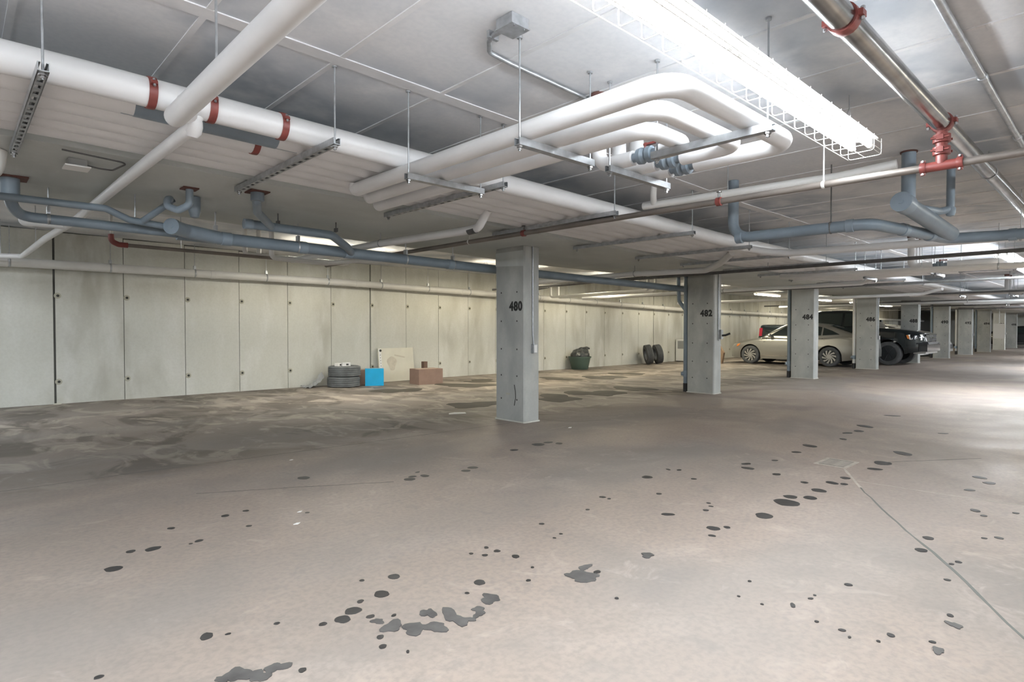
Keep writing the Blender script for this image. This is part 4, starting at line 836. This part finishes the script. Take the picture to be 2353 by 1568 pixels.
class Car:
    """local x forward, y left, z up; a shell lofted from the side profile"""
    def __init__(s, name, label, cat, loc, rz, top, low, plan, sect, wheels, wr, arch, group=None):
        s.t = thing(name, label, cat, loc, group, rz); ORI[s.t] = Vector()
        s.top = scurve(top); s.low = low; s.plan = scurve(plan); s.sect = sect; s.wheels = wheels; s.wr = wr; s.arch = arch
        s.x0, s.x1 = top[0][0], top[-1][0]
    def zlow(s, x):
        z = lerp(s.low, x)
        for wx in s.wheels:
            d = abs(x - wx)
            if d < s.arch: z = max(z, s.wr + math.sqrt(max(0, s.arch**2 - d * d)))
        return z
    def hw(s, x, z):
        return lerp(s.plan, x) * lerp(s.sect, z)
    def shell(s, mat, nz=14):
        xs = set(s.x0 + (s.x1 - s.x0) * k / 70 for k in range(71))
        for wx in s.wheels:
            for k in range(17):
                xs.add(wx - s.arch * math.cos(math.pi * k / 16))
            xs |= {wx - s.arch - 0.002, wx + s.arch + 0.002}
        xs = sorted(x for x in xs if s.x0 <= x <= s.x1); mb = MB(); row = []
        for x in xs:
            zt = lerp(s.top, x); zl = min(s.zlow(x), zt - 0.03); ring = []
            for k in range(nz):
                z = zl + (zt - zl) * (k / (nz - 1)) ** 0.85
                h = s.hw(x, z); e = max(0.0, (z - (zt - 0.09)) / 0.09); h *= 1 - 0.10 * e * e
                ring.append((h, z))
            full = [(x, -h, z) for h, z in ring]
            for k in range(1, 6):
                u = k / 6; h = ring[-1][0]; yy = -h + 2 * h * u; full.append((x, yy, zt + 0.025 * (1 - (yy / h) ** 2)))
            full += [(x, h, z) for h, z in reversed(ring)]
            row.append(full)
        m_ = len(row[0])
        for full in row: mb.v += full
        for i in range(len(row) - 1):
            for j in range(m_ - 1): mb.f.append((i * m_ + j, i * m_ + j + 1, (i + 1) * m_ + j + 1, (i + 1) * m_ + j))
        mb.f.append(tuple(range(m_))); mb.f.append(tuple((len(row) - 1) * m_ + j for j in reversed(range(m_))))
        s.body = mb.build('body', mat, s.t)
        mb = MB().box(s.x0 + 0.25, s.x1 - 0.25, -0.60, 0.60, lerp(s.low, 0) + 0.0, 0.62)
        mb.build('underbody', 'trim', s.t, smooth=False)
        return s.body
    def cabin(s, roof, base_hw, top_hw, zb, mat, name='cabin'):
        """roof profile lofted over the belt"""
        R = scurve(roof); xs = [R[0][0] + (R[-1][0] - R[0][0]) * k / 50 for k in range(51)]; mb = MB(); rows = []; zmax = max(z for _, z in R)
        for x in xs:
            zt = lerp(R, x); f_ = max(0.0, (zt - zb) / (zmax - zb)); ring = []
            for k in range(9):
                u = k / 8; z = zb - 0.03 + (zt - zb + 0.03) * u; q = max(0.0, (z - zb) / (zmax - zb))
                h = base_hw + (top_hw - base_hw) * q; e = max(0, (z - (zt - 0.05)) / 0.05); h -= 0.05 * e * e
                ring.append((h, z))
            full = [(x, -h, z) for h, z in ring] + [(x, -ring[-1][0] + 2 * ring[-1][0] * k / 6, zt + 0.03 * (1 - (2 * k / 6 - 1) ** 2)) for k in range(1, 6)] + [(x, h, z) for h, z in reversed(ring)]
            rows.append(full)
        m_ = len(rows[0])
        for r_ in rows: mb.v += r_
        for i in range(len(rows) - 1):
            for j in range(m_ - 1): mb.f.append((i * m_ + j, i * m_ + j + 1, (i + 1) * m_ + j + 1, (i + 1) * m_ + j))
        s.zb, s.zmax, s.bh, s.th = zb, zmax, base_hw, top_hw
        s.cab = mb.build(name, mat, s.t); return s.cab
    def pane(s, pts, name='side_window', mat='glass', both=True, off=0.004, parent=None):
        for sd in ((-1, 1) if both else (1,)):
            ring = []
            for x, z in pts:
                q = max(0.0, (z - s.zb) / (s.zmax - s.zb)); h = s.bh + (s.th - s.bh) * q + off; ring.append((x, sd * h, z))
            MB().poly(ring, (0, sd * 0.004, 0)).build(name, mat, parent or s.cab, smooth=False)
    def cross(s, a, b, wa, wb, name, mat='glass', parent=None):
        """glass across the car from profile point a=(x,z) to b"""
        d = Vector((-(b[1] - a[1]), 0, b[0] - a[0])).normalized() * 0.012
        if d.z < 0: d = -d
        ring = [(a[0], -wa, a[1]), (b[0], -wb, b[1]), (b[0], 0, b[1] + 0.03), (b[0], wb, b[1]), (a[0], wa, a[1]), (a[0], 0, a[1] + 0.02)]
        MB().poly([tuple(Vector(p) + d) for p in ring], d * 0.2).build(name, mat, parent or s.cab, smooth=False)
    def side(s, pts, name, mat, off=0.006, th=0.006, parent=None, both=True, smooth=False):
        for sd in ((-1, 1) if both else (1,)):
            ring = [(x, sd * (s.hw(x, z) + off), z) for x, z in pts]
            MB().poly(ring, (0, -sd * th, 0)).build(name, mat, parent or s.t, smooth=smooth)
    def wheel(s, track, rim='alloy', spokes=10, w_=0.215, swirl=0.55):
        for wx in s.wheels:
            for sd in (-1, 1):
                y = sd * track
                tr = tyre(s.t, (wx, y, s.wr), (0, sd, 0), R=s.wr, W_=w_, ri=s.wr * 0.66, mat='tyre', name='wheel')
                MB().lathe([(0, -0.02), (s.wr * 0.64, -0.02), (s.wr * 0.66, 0.085), (s.wr * 0.69, 0.098), (s.wr * 0.70, 0.08)], (wx, y, s.wr), (0, sd, 0), 28).build('rim', 'alloy_dk', tr)
                mb = MB()
                for k in range(spokes):
                    a0 = 2 * math.pi * k / spokes; q = []
                    for u in (0, 0.5, 1):
                        a = a0 + swirl * u * sd; r_ = s.wr * (0.10 + 0.56 * u); wd = s.wr * (0.045 + 0.05 * u)
                        q.append((r_, a, wd))
                    L_ = [(wx + r_ * math.cos(a) - wd * math.sin(a), y + sd * 0.075, s.wr + r_ * math.sin(a) + wd * math.cos(a)) for r_, a, wd in q]
                    R_ = [(wx + r_ * math.cos(a) + wd * math.sin(a), y + sd * 0.075, s.wr + r_ * math.sin(a) - wd * math.cos(a)) for r_, a, wd in q]
                    mb.poly(L_ + list(reversed(R_)), (0, sd * 0.018, 0))
                mb.lathe([(0, 0.098), (0.045, 0.095), (0.05, 0.07)], (wx, y, s.wr), (0, sd, 0), 14)
                mb.build('spokes', rim, tr, smooth=False)
    def arches(s, mat='trim'):
        for wx in s.wheels:
            for sd in (-1, 1):
                mb = MB(); n = 18; rows = []
                for k in range(n + 1):
                    a = math.pi * k / n; x = wx - (s.arch - 0.003) * math.cos(a); z = s.wr + (s.arch - 0.003) * math.sin(a)
                    h = s.hw(x, max(z, 0.3)); rows.append(((x, sd * (h - 0.012), z), (x, sd * 0.55, z)))
                for a, b in rows: mb.v += [a, b]
                for i in range(n): mb.f.append((2 * i, 2 * i + 1, 2 * i + 3, 2 * i + 2))
                c = len(mb.v); mb.v += [p[1] for p in rows] if False else []
                mb.build('wheel_arch_liner', mat, s.t)
def sedan(label, loc, rz, paint, group=None):
    c = Car('sedan_car', label, 'car', loc, rz,
            [(-2.35, 0.62), (-2.31, 0.93), (-2.15, 1.05), (-1.75, 1.07), (-1.0, 1.0), (0.0, 0.98), (0.85, 0.97), (1.35, 0.915), (1.9, 0.80), (2.2, 0.70), (2.32, 0.60), (2.35, 0.45)],
            [(-2.35, 0.34), (-2.0, 0.26), (-1.6, 0.2), (1.9, 0.2), (2.35, 0.24)],
            [(-2.35, 0.60), (-2.25, 0.76), (-1.9, 0.86), (-1.2, 0.895), (0, 0.90), (1.3, 0.89), (1.9, 0.83), (2.2, 0.72), (2.35, 0.52)],
            [(0.0, 0.94), (0.25, 0.97), (0.45, 1.0), (0.68, 0.995), (0.74, 0.985), (1.1, 0.93)], (1.48, -1.206), 0.33, 0.385, group)
    c.shell(paint); c.arches()
    c.cabin([(-2.05, 1.045), (-1.6, 1.19), (-1.1, 1.36), (-0.6, 1.44), (-0.1, 1.46), (0.25, 1.43), (0.7, 1.21), (1.08, 0.955)], 0.83, 0.60, 0.97, paint)
    c.pane([(0.82, 1.01), (0.28, 1.345), (-0.02, 1.40), (-0.02, 1.02)]); c.pane([(-0.10, 1.02), (-0.10, 1.40), (-0.6, 1.385), (-0.92, 1.32), (-0.92, 1.04)]); c.pane([(-0.97, 1.045), (-0.97, 1.305), (-1.25, 1.20), (-1.5, 1.075)], 'quarter_window')
    c.cross((1.0, 1.0), (0.32, 1.405), 0.70, 0.54, 'windshield'); c.cross((-1.98, 1.075), (-1.12, 1.365), 0.66, 0.54, 'rear_window')
    c.side([(1.0, 0.80), (1.0, 0.812), (-1.9, 0.845), (-1.9, 0.833)], 'crease_line', 'trim', 0.002, 0.004)
    c.side([(1.05, 0.30), (1.05, 0.335), (-0.78, 0.33), (-0.78, 0.295)], 'sill_strip', 'chrome', 0.008, 0.01)
    for x in (0.9, -0.06, -0.98): c.side([(x, 0.36), (x, 0.96), (x - 0.008, 0.96), (x - 0.008, 0.36)], 'door_gap', 'trim', 0.001, 0.003)
    for x in (0.12, -0.85): c.side([(x, 0.865), (x, 0.895), (x - 0.2, 0.90), (x - 0.2, 0.875)], 'door_handle', paint, 0.02, 0.02)
    c.side([(2.22, 0.55), (2.15, 0.685), (1.86, 0.745), (1.93, 0.64)], 'headlight', 'lamp_clear', 0.006, 0.02)
    c.side([(2.02, 0.61), (2.0, 0.70), (1.86, 0.735), (1.92, 0.65)], 'turn_signal', 'amber', 0.012, 0.012)
    c.side([(-2.28, 0.72), (-2.26, 0.90), (-1.98, 0.93), (-1.98, 0.80)], 'tail_light', 'redlens', 0.006, 0.02)
    MB().box(2.29, 2.36, -0.42, 0.42, 0.36, 0.56).build('grille', 'trim', c.t, smooth=False)
    for sd in (-1, 1):
        MB().lathe([(0.0, -0.09), (0.05, -0.07), (0.065, 0.0), (0.05, 0.07), (0.0, 0.09)], (0.74, sd * 0.95, 1.03), (0.2, 1, 0.1), 12).box(0.70, 0.76, sd * 0.90 - 0.05, sd * 0.90 + 0.05, 0.97, 1.0).build('side_mirror', paint, c.t)
    c.wheel(0.795); return c
def pickup(label, loc, rz, paint):
    c = Car('pickup_truck', label, 'truck', loc, rz,
            [(-2.85, 0.95), (-2.82, 1.36), (-2.5, 1.39), (-1.0, 1.38), (0.0, 1.30), (1.2, 1.30), (1.9, 1.25), (2.5, 1.17), (2.72, 1.08), (2.78, 0.85)],
            [(-2.85, 0.55), (-2.2, 0.45), (2.2, 0.42), (2.5, 0.46), (2.78, 0.52)],
            [(-2.85, 0.90), (-2.6, 0.97), (-1.0, 0.99), (1.0, 0.99), (2.0, 0.985), (2.5, 0.93), (2.7, 0.84), (2.78, 0.76)],
            [(0.3, 0.97), (0.6, 1.0), (0.95, 0.995), (1.4, 0.95)], (1.72, -1.85), 0.41, 0.49)
    c.shell(paint); c.arches()
    c.cabin([(-0.95, 1.30), (-0.85, 1.82), (-0.6, 1.91), (0.2, 1.93), (0.62, 1.87), (0.95, 1.62), (1.32, 1.28)], 0.93, 0.72, 1.30, paint)
    c.pane([(1.05, 1.36), (0.62, 1.78), (0.30, 1.83), (0.30, 1.36)]); c.pane([(0.22, 1.36), (0.22, 1.84), (-0.72, 1.82), (-0.78, 1.36)])
    c.cross((1.27, 1.32), (0.66, 1.85), 0.80, 0.68, 'windshield'); c.cross((-0.94, 1.42), (-0.86, 1.80), 0.72, 0.66, 'rear_window')
    MB().box(2.62, 2.86, -0.92, 0.92, 0.50, 0.74).hexa([(2.55, -0.95, 0.74), (2.88, -0.80, 0.74), (2.55, 0.95, 0.74), (2.88, 0.80, 0.74), (2.55, -0.9, 0.82), (2.84, -0.76, 0.82), (2.55, 0.9, 0.82), (2.84, 0.76, 0.82)]).build('front_bumper', 'greypaint', c.t, smooth=False)
    MB().box(2.45, 2.80, -0.85, 0.85, 0.42, 0.50).build('bumper_lip', 'alloy', c.t, smooth=False)
    MB().box(2.72, 2.81, -0.52, 0.52, 0.84, 1.08).build('grille', 'trim', c.t, smooth=False)
    MB().box(2.74, 2.825, -0.56, 0.56, 1.06, 1.10).box(2.74, 2.825, -0.56, -0.50, 0.84, 1.08).box(2.74, 2.825, 0.50, 0.56, 0.84, 1.08).box(2.74, 2.82, -0.04, 0.04, 0.84, 1.08).box(2.74, 2.82, -0.52, 0.52, 0.94, 0.98).build('grille_surround', 'chrome', c.t, smooth=False)
    c.side([(2.70, 0.88), (2.70, 1.07), (2.30, 1.06), (2.36, 0.90)], 'headlight', 'lamp_clear', 0.012, 0.03)
    c.side([(2.36, 0.92), (2.33, 1.045), (2.26, 1.05), (2.30, 0.93)], 'turn_signal', 'amber', 0.016, 0.02)
    c.side([(-2.82, 0.98), (-2.80, 1.30), (-2.66, 1.30), (-2.68, 0.98)], 'tail_light', 'redlens', 0.012, 0.03)
    for x in (1.05, 0.26, -0.82): c.side([(x, 0.5), (x, 1.27), (x - 0.01, 1.27), (x - 0.01, 0.5)], 'door_gap', 'trim', 0.001, 0.003)
    for x in (0.42, -0.62): c.side([(x, 1.12), (x, 1.16), (x - 0.2, 1.16), (x - 0.2, 1.12)], 'door_handle', paint, 0.025, 0.025)
    for sd in (-1, 1):
        MB().box(0.86, 1.0, sd * 1.10 - 0.09, sd * 1.10 + 0.09, 1.36, 1.60).box(0.9, 0.96, sd * 0.99 - 0.06, sd * 0.99 + 0.06, 1.40, 1.44).build('side_mirror', paint, c.t, smooth=False)
        MB().lathe([(0.025, -0.015), (0.025, 0.015)], (2.75, sd * 0.72, 0.62), (1, 0, 0), 10).build('fog_lamp', 'lamp_clear', c.t)
    MB().box(-2.70, -1.05, -0.80, 0.80, 1.40, 1.425).build('bed_cover', 'trim', c.t, smooth=False)
    c.wheel(0.86, 'alloy_dk', 6, 0.27, 0.0); return c
sedan('silver four-door sedan parked nose to the wall behind column 484', (22.06, 8.28, 0), math.pi / 2, 'silver', 'parked cars')
pickup('black pickup truck backed in between columns 486 and 488', (24.55, 7.71, 0), -math.pi / 2, 'blackpaint')
sedan('white sedan parked behind the 488 column beyond the pickup', (28.2, 8.2, 0), -math.pi / 2, 'whitepaint', 'parked cars')
sedan('white sedan parked behind the 490 column', (33.3, 8.3, 0), -math.pi / 2, 'whitepaint', 'parked cars')
sedan('dark grey car far down the aisle at the right edge', (53.9, 5.2, 0), -math.pi / 2, 'greypaint', 'parked cars')
